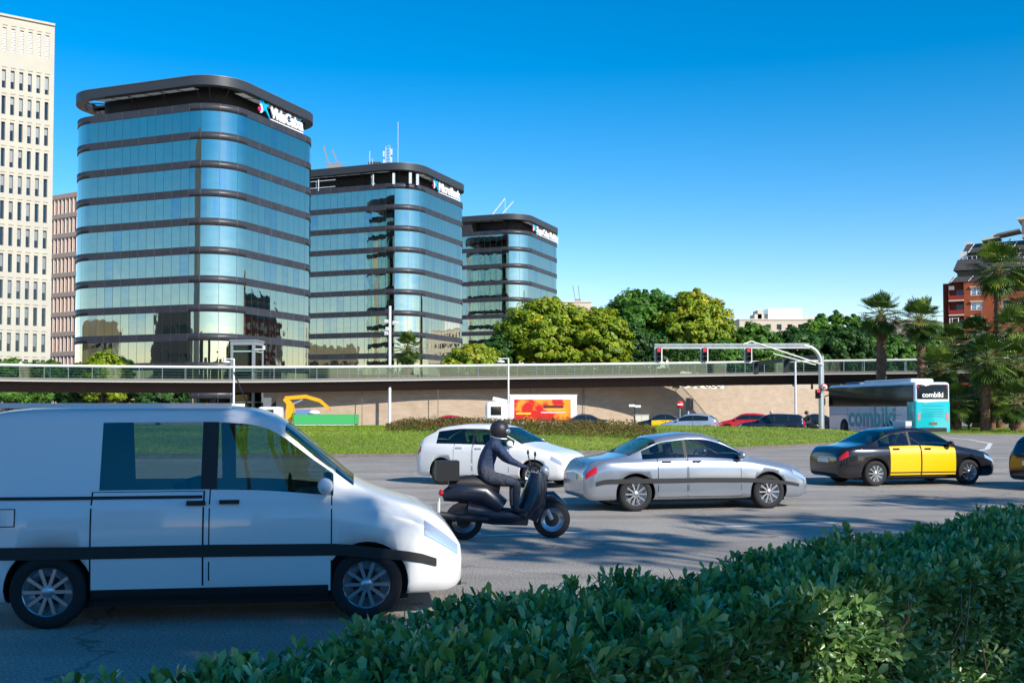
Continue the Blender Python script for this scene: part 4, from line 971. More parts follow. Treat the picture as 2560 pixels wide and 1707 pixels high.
def disc_sign(parent, c, r, kind):
    root = empty('sign_plate', c); root.parent = parent
    if kind == 'noentry':
        m = MB(); m.lathe([(0, 0), (r, 0), (r, .03), (0, .03)], (0, -.03, 0), 'Y', 28); m.build('disc', mat('sign_red', (.62, .02, .02), .4), root)
        m = MB(); m.bb((-r*.72, -.05, -r*.17), (r*.72, -.04, r*.17)); m.build('bar', M['white'], root)
    else:
        m = MB(); m.lathe([(0, 0), (r, 0), (r, .03), (0, .03)], (0, -.03, 0), 'Y', 28); m.build('disc', mat('sign_red', (.62, .02, .02), .4), root)
        m = MB(); m.lathe([(0, 0), (r*.78, 0), (r*.78, .01)], (0, -.045, 0), 'Y', 28); m.build('face', M['white'], root)
        m = MB(); m.bar((-r*.18, -.05, -r*.5), (-r*.18, -.05, r*.15), r*.14); m.bar((-r*.18, -.05, r*.15), (r*.3, -.05, r*.15), r*.14); m.add([(r*.25, -.06, r*.38), (r*.55, -.06, r*.15), (r*.25, -.06, -r*.08)], [(0, 1, 2)]); m.build('arrow', M['black'], root)
        m = MB(); m.bar((-r*.55, -.065, r*.55), (r*.55, -.065, -r*.55), r*.10); m.build('slash', mat('sign_red', (.62, .02, .02), .4), root)
q = P(2057, 968, Y); disc_sign(root, (q.x-pb.x, -.26, q.z), .22, 'turn')
# the second gantry, seen edge-on, its arm coloured dark as the shadow side
Y = 71.0; q = P(2055, 890, Y); e = P(1879, 909, 86); root = empty('signal_gantry', (q.x, Y, 0), 0, 'dark narrow signal gantry seen edge-on behind the big steel one, two heads facing away', 'traffic signal')
m = MB(); m.tube([(0, 0, 0), (0, 0, q.z)], .12, 12); m.build('pole', M['steel'], root)
m = MB(); m.bar((0, 0, q.z), (e.x-q.x, 15, e.z), .14, .30); m.build('arm', mat('arm_shade', (.06, .06, .06), .5), root)
for (px, py, YY) in ((1890, 920, 84.6), (1965, 914, 77.5)):
    c = P(px, py, YY); h = empty('signal_head', (c.x-q.x, YY-Y, c.z)); h.parent = root
    m = MB(); m.box((0, 0, 0), (.34, .3, .95)); m.build('housing', M['black'], h)
    for k in range(3): m = MB(); m.lathe([(.1, .15), (.1, .36)], (0, 0, .3-.3*k), 'Y', 10); m.build('visor', M['black'], h)
    m = MB(); m.bar((-.2, 0, -.45), (-.2, 0, .45), .05); m.bar((-.2, 0, -.5), (.05, 0, -.5), .05); m.build('bracket', M['lightpaint'], h)
# no-entry sign, unlit signal, fingerpost, cabinet
q = P(1700, 1011, 88); root = empty('no_entry_sign', (q.x, q.y, 0), 0, 'round red no entry sign on a post before the shaded wall', 'road sign')
m = MB(); m.tube([(0, 0, 0), (0, 0, q.z+.2)], .04, 8); m.build('post', M['steel'], root); disc_sign(root, (0, -.05, q.z), .31, 'noentry')
q = P(1721, 1010, 90); root = empty('traffic_signal', (q.x, q.y, 0), 0, 'unlit black traffic signal seen from behind, right of the no entry sign', 'traffic signal')
m = MB(); m.tube([(0, 0, 0), (0, 0, q.z)], .06, 8); m.build('post', M['lightpaint'], root)
m = MB(); m.box((0, 0, q.z), (.36, .3, 1.05)); m.box((.3, 0, q.z), (.14, .2, .9)); m.build('housing', M['black'], root)
q = P(1587, 1015, 90); root = empty('fingerpost', (q.x, q.y, 0), 0, 'dark fingerpost with two short pale direction boards by the truck', 'signpost')
m = MB(); m.tube([(0, 0, 0), (0, 0, q.z+.35)], .045, 8); m.build('post', M['darkmetal'], root)
for (x0, x1, z) in ((-.5, .0, .04), (.0, .5, -.02)):
    m = MB(); m.bb((x0, -.08, q.z+z-.09), (x1, -.05, q.z+z+.11)); m.build('board', M['lightpaint'], root)
q = P(1603, 1042, 92); root = empty('utility_cabinet', (q.x, q.y, 0), 0, 'cream utility cabinet standing below the fingerpost', 'cabinet')
m = MB(); m.bb((-.62, -.3, 0), (.62, .3, 1.3)); m.build('housing', mat('cabinet_cream', (.62, .6, .5), .7), root); m = MB(); m.bb((-.66, -.34, 1.3), (.66, .34, 1.36)); m.build('lid', mat('cabinet_lid', (.5, .48, .42), .7), root); m = MB(); m.bb((-.005, -.312, .1), (.005, -.302, 1.25)); m.build('door_gap', M['seam'], root)
# ------------------------------------------------------------ trees
G1 = 'flowering trees behind the footbridge'
z0 = 4.2
def T(px, Y, pytop, pxw, label, **k):
    b = k.pop('z', z0); q = P(px, HOR, Y); top = P(px, pytop, Y).z-b; rx = pxw/2/F*Y
    k.setdefault('rz', min(top*.5, rx*.72)); rz = min(k.pop('rz'), top*.5)
    return tree((q.x, Y, b), top, rx, rz, label, **k)
T(1372, 131, 742, 300, 'large domed golden green flowering tree in front of the farthest glass tower', n=44000, leaf=.25, lm=L_BRIGHT, flower=.2, group=G1, nb=9, rz=5.4, base=1.8, sub=.12)
T(1618, 140, 716, 300, 'tallest dark green domed tree right of the golden green one', n=44000, leaf=.27, lm=L_MID, flower=.02, group=G1, nb=9, rz=6.9, base=2.0, sub=.12)
T(1735, 136, 724, 225, 'domed tree with yellow blossom along its right shoulder', n=36000, leaf=.26, lm=L_BRIGHT, flower=.36, group=G1, nb=8, rz=6.4, base=1.8, sub=.13)
T(1505, 128, 762, 165, 'bright green lower tree wedged between the two big domed trees', n=22000, leaf=.25, lm=L_BRIGHT, flower=.10, group=G1, nb=6, rz=4.9, sub=.14, base=1.8)
T(1440, 134, 800, 200, 'green tree filling the gap between the golden dome and the bright lower tree', n=16000, leaf=.27, lm=L_MID, group=G1, nb=6, rz=4.4, base=1.2)
T(1560, 133, 800, 190, 'deep green tree in front of the tallest dome, above the bridge walker', n=16000, leaf=.27, lm=L_DARK, group=G1, nb=6, rz=4.4, base=1.2)
T(1180, 121, 862, 165, 'low spreading yellow green tree at the foot of the middle glass tower', n=14000, leaf=.24, lm=L_BRIGHT, flower=.15, group=G1, nb=7, rz=2.4, base=1.0)
T(1245, 127, 835, 90, 'small dark tree between the low spreading tree and the big dome', n=8000, leaf=.25, lm=L_DARK, group=G1, nb=5, rz=3.0, base=1.2)
for (px, Y, pt, w, lm, lb) in ((1880, 137, 806, 170, L_MID, 'dark green tree directly right of the blossoming dome'), (1985, 144, 816, 180, L_DARK, 'dark green tree behind the bent arm of the signal gantry'), (2100, 152, 812, 190, L_DARK, 'dark green tree left of the first fan palm, under the pointed trees'), (2215, 160, 826, 170, L_MID, 'dark green tree behind the first fan palm trunk'), (1800, 130, 845, 130, L_MID, 'low green tree in front of the dome with yellow blossom'), (2320, 163, 826, 170, L_DARK, 'dark green tree behind the second fan palm')):
    T(px, Y, pt, w, lb, n=18000, leaf=.27, lm=lm, group='dark trees behind the gantry', nb=7, rz=4.9, sub=.14, base=1.5)
for (px, Y, pt, w, lb) in ((2058, 165, 775, 60, 'pointed bright tree rising right of the white terraced building'), (2095, 165, 777, 62, 'pointed tree in the middle of the skyline trees'), (2133, 165, 778, 65, 'pointed tree nearest to the first fan palm crown'), (2030, 160, 797, 70, 'small rounded skyline tree left of the pointed ones'), (2180, 160, 790, 80, 'dense skyline tree partly behind the first fan palm'), (2330, 160, 795, 110, 'skyline tree between the fan palm crowns and the brick block')):
    T(px, Y, pt, w, lb, n=5000, leaf=.33, lm=L_MID, group='skyline trees', nb=5, rz=5.5, base=2, trunk=.2)
G2 = 'dark trees at the left end of the footbridge'
for (px, Y, pt, w, lm, lb, hz) in ((20, 121, 893, 130, L_MID, 'broad tree at the left edge below the cream tower', 3.5), (120, 124, 900, 150, L_MID, 'tree with pale thin trunk under the left end of the bridge', 3.5), (200, 118, 903, 110, L_DARK, 'dark tree in front of the pink block', 3.4), (258, 113, 872, 112, L_BRIGHT, 'bright green round bush tree before the nearest glass tower', 3.9), (300, 119, 884, 70, L_DARK, 'dull olive tree just right of the bright green one', 3.8), (395, 117, 940, 150, L_DARK, 'very dark round tree under the bridge left of the street lamp', 2.9)):
    T(px, Y, pt, w, lb, n=15000, leaf=.23, lm=lm, group=G2, nb=7, rz=hz, base=.9, z=0)
q = P(97, HOR, 104); root = tree((q.x, 104, 0), 3.9, 1.5, 1.2, 'thin bare pale young tree under the bridge at left', n=500, leaf=.10, lm=L_MID, nb=7, base=1.9, trunk=.08, name='young_tree')
# hedge strip on the far side of the bridge at left and planters
def hedge_strip(px0, px1, Y, z0_, z1_, label, lm, n=6000, dep=1.5):
    if Y is None:
        k = RNG.uniform(0, len(wr_s)-1.001, n); W_ = np.array([tuple(p) for p in wr_s]); i_ = k.astype(int); f_ = (k-i_)[:, None]; B_ = W_[i_]*(1-f_)+W_[i_+1]*f_
        C = B_+np.stack([RNG.uniform(-.6, .2, n), RNG.uniform(.8, .8+dep*1.4, n), z0_+(z1_-z0_)*RNG.uniform(0, 1, n)**.7*(.88+.12*np.sin(B_[:, 0]*1.7))], 1)
    else:
      a = GX(px0, Y); b = GX(px1, Y); C = np.stack([RNG.uniform(a, b, n), Y+RNG.uniform(0, dep, n), z0_+(z1_-z0_)*RNG.uniform(0, 1, n)**.7*(.9+.1*np.sin(RNG.uniform(a, b, n)*2))], 1)
    V, Fq = leaf_quads(C, rnd_unit(n)+np.array([0, -.4, .5]), RNG.uniform(.12, .26, n), .6)
    o = link('hedge', npmesh('hedge', V, Fq, np.clip(RNG.normal(.45, .2, n), 0, 1)), lm); return tag(o, label, 'hedge')
hedge_strip(1100, 1700, 119, 4.2, 6.3, 'long low hedge at the feet of the trees beyond the parapet', L_DARK, 26000)
hedge_strip(1705, 2200, None, 4.2, 7.6, 'right hand low hedge beyond the parapet below the dark trees', L_DARK, 30000)
q = P(1020, HOR, 121); palm((q.x, 121, 4.2), P(1020, 872, 121).z-4.2, 'short bushy fan palm beyond the parapet next to the floodlight mast', rad=1.9, tr=.2, seed=21)
# palms on the right
for (px, Y, pyc, rad, tr, lb, sd, ln) in ((2204, 92, 792, 2.0, .34, 'tall fan palm with thick dark trunk above the coach', 3, (-.2, 0)), (2306, 89, 806, 1.95, .30, 'tall fan palm above the rear end of the coach', 4, (.1, 0)),
        (2500, 96, 676, 2.6, .33, 'tallest fan palm standing in front of the brick block', 5, (0, 0)), (2462, 80, 905, 2.0, .26, 'foreground fan palm with bare brown trunk on the verge', 6, (-.7, 0)),
        (2385, 95, 868, 2.0, .28, 'fan palm left of the brick block, crown above its neighbours', 7, (0, 0)), (2440, 98, 850, 2.2, .28, 'fan palm crowded under the brick block windows', 8, (0, 0)),
        (2534, 92, 828, 2.1, .3, 'fan palm cut by the right edge below the tallest one', 9, (0, 0)), (2350, 84, 925, 1.8, .26, 'low fan palm right behind the coach', 10, (0, 0)), (2572, 97, 745, 2.6, .3, 'fan palm at the very right edge with yellowing fronds', 12, (0, 0)), (2545, 84, 915, 2.1, .26, 'low fan palm near the right edge', 13, (0, 0))):
    q = P(px, HOR, Y); palm((q.x, Y, .1), P(px, pyc, Y).z, lb, rad=rad, tr=tr, seed=sd, lean=ln)
for (px, Y, pyc, rad, sd, lb) in ((2395, 81, 1008, 1.5, 14, 'stemless fan palm clump left of the bare trunked palm'), (2535, 79, 1008, 1.7, 15, 'stemless sunny fan palm right of the bare trunked palm'), (2480, 84, 995, 1.7, 16, 'stemless dark fan palm behind the bare trunked palm')):
    q = P(px, HOR, Y); palm((q.x, Y, .1), P(px, pyc, Y).z, lb, rad=rad, tr=.2, seed=sd, group='young palms on the verge')
for (px, Y, pt, w, lb) in ((2420, 88, 985, 150, 'dark undergrowth bush behind the left verge palms'), (2540, 90, 965, 150, 'dark undergrowth bush at the right edge of the verge'), (2480, 100, 930, 170, 'tall dark undergrowth deep behind the verge palms'), (2350, 98, 940, 120, 'dark undergrowth directly behind the coach')):
    T(px, Y, pt, w, lb, n=9000, leaf=.2, lm=L_DARK, group='undergrowth behind the palms', nb=6, rz=(P(px, pt, Y).z)*.5, base=.3, z=0, name='bush', cat='bush', trunk=.12)
# street trees behind the camera: they throw the dappled shade of the foreground
for (x, y, h, r, rz, n, lb) in ((.9, 2.2, 9.4, 3.4, 2.6, 9500, 'street tree behind the viewer, nearest to the van'), (-4.2, 2.0, 9.4, 3.8, 2.6, 9500, 'street tree above the viewer, left of the nearest one'), (9.6, -3.5, 10, 4.0, 2.8, 5200, 'street tree behind the viewer at the hedge'), (4.6, -4.5, 10, 3.6, 2.8, 5600, 'street tree behind the viewer on the left'),
        (4.6, -.2, 9.2, 2.8, 2.2, 5200, 'street tree behind the viewer, between van and hedge'), (12.0, .2, 9.5, 3.4, 2.4, 5200, 'street tree right of the viewer, near one'), (9.6, 5.2, 10, 2.0, 1.4, 420, 'slim street tree right of the viewer'), (14.2, 7.0, 10.5, 2.3, 1.6, 560, 'street tree right of the viewer, middle one'), (19, 10.5, 10.5, 2.6, 1.8, 700, 'street tree right of the viewer, far one'), (-7.5, .6, 9, 3.6, 2.5, 5200, 'street tree behind the viewer, far left')):
    tree((x+6.3, y-7.2, 0), h+6.2, r, rz, lb, n=n, leaf=.22, lm=L_MID, group='street trees behind the viewer', nb=8, base=9.0, sub=.2, trunk=.16)
DK = mat('trim_dark', (.02, .021, .023), .6)
def rbox(m, x0, x1, y0, y1, z0, z1, r=.16, n=4, rz=True):
    """box with rounded long top edges and rounded vertical corners"""
    pts = []
    for (sx, sy, a0) in ((x1, y1, 0), (x0, y1, 90), (x0, y0, 180), (x1, y0, 270)):
        for k in range(n+1):
            t = R(a0+90*k/n); cx_ = sx-r if sx == x1 else sx+r; cy_ = sy-r if sy == y1 else sy+r; pts.append((cx_+r*math.cos(t), cy_+r*math.sin(t)))
    N = len(pts); mx_, my_ = (x0+x1)/2, (y0+y1)/2; layers = [(1, z0), (1, z1-r)]
    for k in range(1, n+1): t = .5*PI*k/n; layers.append((1-(r*(1-math.cos(t))), z1-r+r*math.sin(t)))
    vs = []
    for (f, z) in layers:
        d = 1-f
        for (x, y) in pts: vs.append((x+(-d if x > mx_ else d), y+(-d if y > my_ else d), z))
    fs = [(i*N+k, i*N+(k+1) % N, (i+1)*N+(k+1) % N, (i+1)*N+k) for i in range(len(layers)-1) for k in range(N)]
    m.smooth = True; m.add(vs, fs); m.smooth = False; k0 = (len(layers)-1)*N
    m.add([vs[k0+k] for k in range(N)], [tuple(range(N))]); m.add(vs[:N], [tuple(reversed(range(N)))])
# ------------------------------------------------------------ cars
def paint(name, col, metal=0.0, rough=.28, coat=.8): return mat(name, col, rough, metal, coat=coat)
def interp(tab, x):
    if x <= tab[0][0]: return tab[0][1]
    for (a, u), (b, v) in zip(tab, tab[1:]):
        if x <= b:
            t = (x-a)/(b-a+1e-9); return u+(v-u)*t
    return tab[-1][1]
def smooth_tab(tab, r=.09):
    xs = np.linspace(tab[0][0], tab[-1][0], 140); ys = np.array([interp(tab, x) for x in xs]); out = []
    for i, x in enumerate(xs):
        w = np.exp(-((xs-x)/r)**2); out.append((x, float((ys*w).sum()/w.sum())))
    return out
class Body:
    def __init__(s, L, W, top, belt, z0=.2, taper=.12, endr=.22):
        s.L, s.W = L, W/2; s.top = smooth_tab(top); s.belt = smooth_tab(belt); s.z0 = z0; s.taper = taper; s.endr = endr
    def sec(s, x):
        h = s.L/2; d = min(x+h, h-x); e = max(0, min(1, d/s.endr)); sh = math.sqrt(max(0, 1-(1-e)**2))
        e2 = max(0, min(1, d/1.1)); Wm = s.W*(1-s.taper*(1-e2)**2)*(.84+.16*sh)
        zt = interp(s.top, x)-.10*(1-sh); zb = min(interp(s.belt, x), interp(s.top, x)-.02)-.10*(1-sh); z0 = s.z0+.12*(1-sh)
        g = max(0, min(1, (zt-zb-.06)/.38)); Wr = Wm*(.86-.13*g)
        P_ = [(0, z0), (.86*Wm, z0), (.95*Wm, z0+.03), (.985*Wm, z0+.12), (Wm, z0+(zb-z0)*.45), (.995*Wm, z0+(zb-z0)*.75), (.975*Wm, zb-.05), (.94*Wm, zb)]
        zs = zt-.055*g-.012
        for t in (.10, .37, .64, .91, 1.0): P_.append((.925*Wm+(Wr-.925*Wm)*t, zb+.008+(zs-zb-.008)*t))
        P_ += [(Wr*.90, zt-.016*g-.004), (Wr*.6, zt+.004), (0, zt+.018)]
        return P_
    def pt(s, x, q, side=1, off=0.0):
        S = s.sec(x); i = min(int(q), len(S)-2); t = q-i; y = S[i][0]+(S[i+1][0]-S[i][0])*t; z = S[i][1]+(S[i+1][1]-S[i][1])*t
        p = Vector((x, y*side, z))
        if off:
            a = s.pt(x, min(q+.3, 15), side); b = s.pt(x, max(q-.3, 0), side); c = s.pt(min(x+.02, s.L/2), q, side); e = s.pt(max(x-.02, -s.L/2), q, side)
            n = (a-b).cross(c-e); n = n if n.length > 1e-8 else Vector((0, side, 0)); n.normalize()
            if n.dot(Vector((0, y*side, z-.7))) < 0: n = -n
            p = p+n*off
        return p
    def mesh(s, m, extra=()):
        h = s.L/2; xs = sorted(set([round(v, 4) for v in [u for u in np.linspace(-h, h, 56) if all(abs(u-w) > .02 for w in extra)]+list(extra)+[-h+s.endr*k*k/16 for k in range(5)]+[h-s.endr*k*k/16 for k in range(5)]]))
        rings = []
        for x in xs:
            S = s.sec(x); rings.append([Vector((x, y, z)) for y, z in S]+[Vector((x, -y, z)) for y, z in S[-2:0:-1]])
        n = len(rings[0]); vs = [v for r in rings for v in r]; fs = []
        for i in range(len(xs)-1):
            for k in range(n): fs.append((i*n+k, (i+1)*n+k, (i+1)*n+(k+1) % n, i*n+(k+1) % n))
        m.smooth = True; m.add(vs, fs+[tuple(range(n)), tuple(reversed(range((len(xs)-1)*n, len(xs)*n)))])
    def patch(s, m, x0, x1, q0, q1, side, off=.006, nx=10, nq=5, f0=None, f1=None):
        """patch between two x limits (may be functions of q) and two section levels"""
        vs = []
        for j in range(nq+1):
            q = q0+(q1-q0)*j/nq; a = f0(q) if f0 else x0; b = f1(q) if f1 else x1
            for i in range(nx+1): vs.append(s.pt(a+(b-a)*i/nx, q, side, off))
        fs = []
        for j in range(nq):
            for i in range(nx):
                f = (j*(nx+1)+i, j*(nx+1)+i+1, (j+1)*(nx+1)+i+1, (j+1)*(nx+1)+i); fs.append(f if side < 0 else f[::-1])
        sm = m.smooth; m.smooth = True; m.add(vs, fs); m.smooth = sm
    def across(s, m, x0, x1, q=12.12, off=.006, nx=6, inset=.0):
        """glass running over the centre line (windscreen, rear window)"""
        vs = []; qs = [q+(15-q)*k/5 for k in range(6)]; row = [(a, 1) for a in qs]+[(a, -1) for a in qs[-2::-1]]
        for i in range(nx+1):
            x = x0+(x1-x0)*i/nx
            for (a, sd) in row: vs.append(s.pt(x, a, sd, off))
        k = len(row); fs = [(i*k+j, i*k+j+1, (i+1)*k+j+1, (i+1)*k+j) for i in range(nx) for j in range(k-1)]
        sm = m.smooth; m.smooth = True; m.add(vs, fs); m.smooth = sm
def wheel(parent, x, y, r, w=.2, side=1, detail=True, rimm=None):
    e = empty('wheel', (x, y, r)); e.parent = parent; s = side
    m = MB(); m.lathe([(r*.64, -w/2*s), (r*.93, -w/2*s), (r, -w*.36*s), (r, w*.36*s), (r*.93, w/2*s), (r*.66, w*.5*s), (r*.62, w*.30*s)], (0, 0, 0), 'Y', 32 if detail else 18); m.build('tyre', M['rubber'], e)
    m = MB(); m.lathe([(r*.66, w*.49*s), (r*.62, w*.44*s), (r*.60, w*.15*s), (0, w*.12*s)], (0, 0, 0), 'Y', 24 if detail else 14)
    if detail:
        for k in range(10):
            a = 2*PI*k/10; m.bar((.05*math.cos(a), w*.40*s, .05*math.sin(a)), (r*.63*math.cos(a), w*.42*s, r*.63*math.sin(a)), r*.11, .03)
        m.lathe([(.06, w*.44*s), (.055, w*.48*s), (0, w*.48*s)], (0, 0, 0), 'Y', 14)
    m.build('rim', [rimm or M['rim']], e); 
    m = MB(); m.lathe([(r*.58, w*.14*s), (0, w*.14*s)], (0, 0, 0), 'Y', 14); m.build('brake_disc', M['darkmetal'], e)
    return e
def car(pos, yaw, label, pm, L=4.4, W=1.76, top=None, belt=None, wr=.31, fx=1.35, rx=-1.3, z0=.2, wins=None, ws=(.55, 1.15), rw=(-1.95, -1.35), doors=None, doorm=None, name='car', cat='car', group=None, detail=True, trim=None, plate=True, lights=(.36, .22), rack=False, lq=(5.6, 7.2), tq=(5.3, 6.9), extras=None, roofq=None):
    B = Body(L, W, top, belt, z0); root = empty(name, pos, yaw, label, cat, group)
    ex = [v for w in (wins or []) for v in w]+[ws[0]+.03, ws[1]-.05]+([rw[0]+.05, rw[1]-.04] if rw else []); m = MB(); B.mesh(m, ex); me = m.mesh(); bo = link('body', me, [pm, M['black']], root)
    # cut wheel arches
    cut = MB()
    for x in (fx, rx):
        for s in (-1, 1):
            cut.lathe([(0, s*(W/2-.24)), (wr*1.17, s*(W/2-.24)), (wr*1.17, s*(W/2+.1)), (0, s*(W/2+.1))], (x, 0, wr+.01), 'Y', 32)
    cm = cut.mesh(); bm = bmesh.new(); bm.from_mesh(cm); bmesh.ops.remove_doubles(bm, verts=bm.verts, dist=1e-5); bmesh.ops.recalc_face_normals(bm, faces=bm.faces); bm.to_mesh(cm); bm.free(); cm.materials.append(M['black'])
    bm = bmesh.new(); bm.from_mesh(me); bmesh.ops.remove_doubles(bm, verts=bm.verts, dist=1e-4); bmesh.ops.recalc_face_normals(bm, faces=bm.faces); bm.to_mesh(me); bm.free()
    co = bpy.data.objects.new('cutter', cm); COL.objects.link(co)
    bo.parent = None
    md = bo.modifiers.new('b', 'BOOLEAN'); md.object = co; md.operation = 'DIFFERENCE'; md.solver = 'EXACT'; md.material_mode = 'TRANSFER'
    nm = ev(bo); bo.modifiers.clear(); bpy.data.objects.remove(co)
    if len(nm.polygons) > 200:
        bo.data = nm
        for f in nm.polygons:
            if f.material_index > 0: f.use_smooth = False
    if detail:                                             # real window openings with an interior behind them
        me = bo.data; bm = bmesh.new(); bm.from_mesh(me); kill = []
        zone = [(a, b, 8, 11) for a, b in (wins or [])]+[(ws[0]+.03, ws[1]-.05, 12, 15.1)]+([(rw[0]+.05, rw[1]-.04, 12, 15.1)] if rw else [])
        for f in bm.faces:
            c = f.calc_center_median(); 
            if c.z < interp(B.belt, c.x)-.02: continue
            S = B.sec(c.x); ay = abs(c.y)
            for (a, b, q0, q1) in zone:
                if not (a-.003 < c.x < b+.003 and all(a-.004 < v.co.x < b+.004 for v in f.verts)): continue
                if q0 == 8 and S[8][1]-.012 < c.z < S[11][1]+.004 and ay > S[11][0]-.05: kill.append(f); break
                if q0 == 12 and c.z > S[12][1]-.002 and ay < S[12][0]+.002: kill.append(f); break
        bmesh.ops.delete(bm, geom=kill, context='FACES'); bm.to_mesh(me); bm.free()
        m = MB(); m.smooth = False
        def cushion(x, y, w):
            rbox(m, x-.25, x+.25, y-w/2, y+w/2, .35, .58, .06, 3); m.smooth = True; m.tube([(x-.26, y, .5), (x-.40, y, 1.0)], [w*.36, w*.33], 10); m.tube([(x-.42, y, 1.04), (x-.46, y, 1.22)], [.10, .09], 8); m.smooth = False
        sx = ws[0]-.45
        for y in (-.37, .37): cushion(sx, y, .5)
        if len(wins or []) > 1:
            rbox(m, sx-1.02, sx-.62, -.58, .58, .35, .56, .06, 3); m.tube([(sx-1.0, y, .5) for y in (-.55, .55)], .1, 8); m.tube([(sx-1.04, y, .82) for y in (-.55, .55)], .10, 8)
        else: m.bb((sx-.60, -W*.36, .3), (sx-.58, W*.36, 1.5))
        m.build('seats', M['seat'], root)
        m = MB(); rbox(m, ws[0]+.05, ws[1]+.0, -W*.41, W*.41, .4, interp(B.belt, ws[0])+.0, .08, 3); m.tube([(ws[0]+.02+.0, .37+.17*math.cos(t), interp(B.belt, ws[0])-.02+.17*math.sin(t)) for t in np.linspace(0, 2*PI, 17)], .013, 6); m.build('dashboard', M['black'], root)
    bo.parent = root
    bo.matrix_parent_inverse.identity()
    G_ = M['autoglass'] if detail else M['carglass']
    for s in (-1, 1):
        for (a, b) in (wins or []):
            m = MB(); slope = .10 if b < .2 else .0
            B.patch(m, a, b, 8, 11, s, .002, nx=12); m.build('side_window', G_, root)
        for x in ([] if not detail else [w[1]+.02 for w in (wins or [])[:-1]]): pass
        for (_, a), (b, _) in zip(wins or [], (wins or [])[1:]): m = MB(); B.patch(m, a, b, 8, 11, s, .003, 3); m.build('pillar_trim', DK, root)
        if doors:
            for (a, b) in doors:
                m = MB(); m.m = 1; B.patch(m, a-.012, b+.012, 2.3, 8.0, s, .002, 8, 6); m.m = 0; B.patch(m, a, b, 2.4, 7.95, s, .006, 8, 6)
                d = m.build('door', [doorm or pm, M['seam']], root)
                m = MB(); q = B.pt(a+.16, 6.3, s, .02); m.bar(q+Vector((-.08, 0, 0)), q+Vector((.09, 0, 0)), .03, .035); m.build('handle', trim or pm, d)
        m = MB(); B.patch(m, L/2-lights[0]-.02, L/2-.05, lq[0], lq[1], s, .006, 8, 4); m.build('headlight', M['clearlens'], root)
        m = MB(); B.patch(m, -L/2+.03, -L/2+lights[1], tq[0], tq[1], s, .006, 8, 4); m.build('tail_light', M['redlens'], root)
        for x in (fx, rx): wheel(root, x, s*(W/2-.115), wr, .21, s, detail)
        q = B.pt(ws[1]-.28, 8.1, s, 0); m = MB(); m.ell((q.x-.02, q.y+s*.11, q.z+.08), (.07, .12, .075), 10, 6); m.bar(q, q+Vector((0, s*.06, .05)), .05, .03); m.build('wing_mirror', pm, root)
        if trim:
            m = MB(); B.patch(m, -L/2+.2, L/2-.25, 3.95, 4.35, s, .012, 30, 2); m.build('rub_strip', trim, root)
    m = MB(); B.across(m, ws[0]+.03, ws[1]-.05); m.build('windscreen', G_, root)
    if rw: m = MB(); B.across(m, rw[0]+.05, rw[1]-.04); m.build('rear_window', G_, root)
    h = L/2
    m = MB(); m.bb((h-.06, -W*.30, .46), (h+.004, W*.30, .60)); m.build('grille', M['black'], root)
    m = MB(); m.bb((h-.1, -W*.36, .26), (h-.005, W*.36, .36)); m.build('air_intake', M['black'], root)
    if plate:
        for s in (1, -1): zz = .44 if s > 0 else .62; m = MB(); m.bb((s*(h+.0), -.26, zz-.055), (s*(h+.014), .26, zz+.055)); m.build('number_plate', M['plate'], root)
    m = MB(); m.bb((-h+.5, -W*.40, .15), (h-.5, W*.40, .24)); m.build('underbody', M['black'], root)
    return root, B
SED_T = [(-2.25, .70), (-2.1, .93), (-1.55, 1.0), (-1.35, 1.05), (-.75, 1.36), (-.2, 1.43), (.15, 1.42), (.45, 1.33), (1.05, .98), (1.3, .93), (1.9, .82), (2.15, .70), (2.25, .58)]
SED_B = [(-2.25, .70), (-1.9, .92), (0, .93), (1.0, .90), (1.8, .76), (2.25, .56)]
HAT_T = [(-2.1, .80), (-2.02, 1.05), (-1.85, 1.20), (-1.45, 1.42), (-.8, 1.50), (-.1, 1.50), (.25, 1.43), (.95, 1.04), (1.2, .97), (1.75, .85), (2.0, .72), (2.1, .58)]
HAT_B = [(-2.1, .75), (-1.9, .98), (0, .95), (.9, .93), (1.7, .78), (2.1, .56)]
EST_T = [(-2.35, .80), (-2.3, 1.05), (-2.1, 1.36), (-1.9, 1.45), (-.6, 1.50), (0, 1.49), (.35, 1.40), (1.0, 1.02), (1.25, .96), (1.95, .86), (2.25, .74), (2.35, .60)]
EST_B = [(-2.35, .75), (-2.1, .98), (0, .95), (1.0, .93), (1.9, .80), (2.35, .58)]
VAN_T = [(-2.15, .9), (-2.12, 1.5), (-2.05, 1.86), (-1.6, 1.90), (.0, 1.91), (.35, 1.88), (.55, 1.78), (1.22, 1.20), (1.45, 1.10), (1.85, .98), (2.05, .86), (2.2, .64)]
VAN_B = [(-2.15, 1.10), (0, 1.10), (1.1, 1.08), (1.8, .90), (2.2, .62)]
SILV = paint('paint_silver', (.42, .46, .52), .7, .25)
WHT = paint('paint_white', (.80, .80, .79), 0, .3)
BLK = paint('paint_black', (.012, .012, .015), 0, .2)
NAVY = paint('paint_navy', (.015, .02, .04), .3, .22)
YEL = paint('paint_yellow', (.86, .52, .0), 0, .35)
REDP = paint('paint_red', (.55, .012, .02), 0, .3)
LSIL = paint('paint_light_silver', (.45, .52, .60), .5, .28)
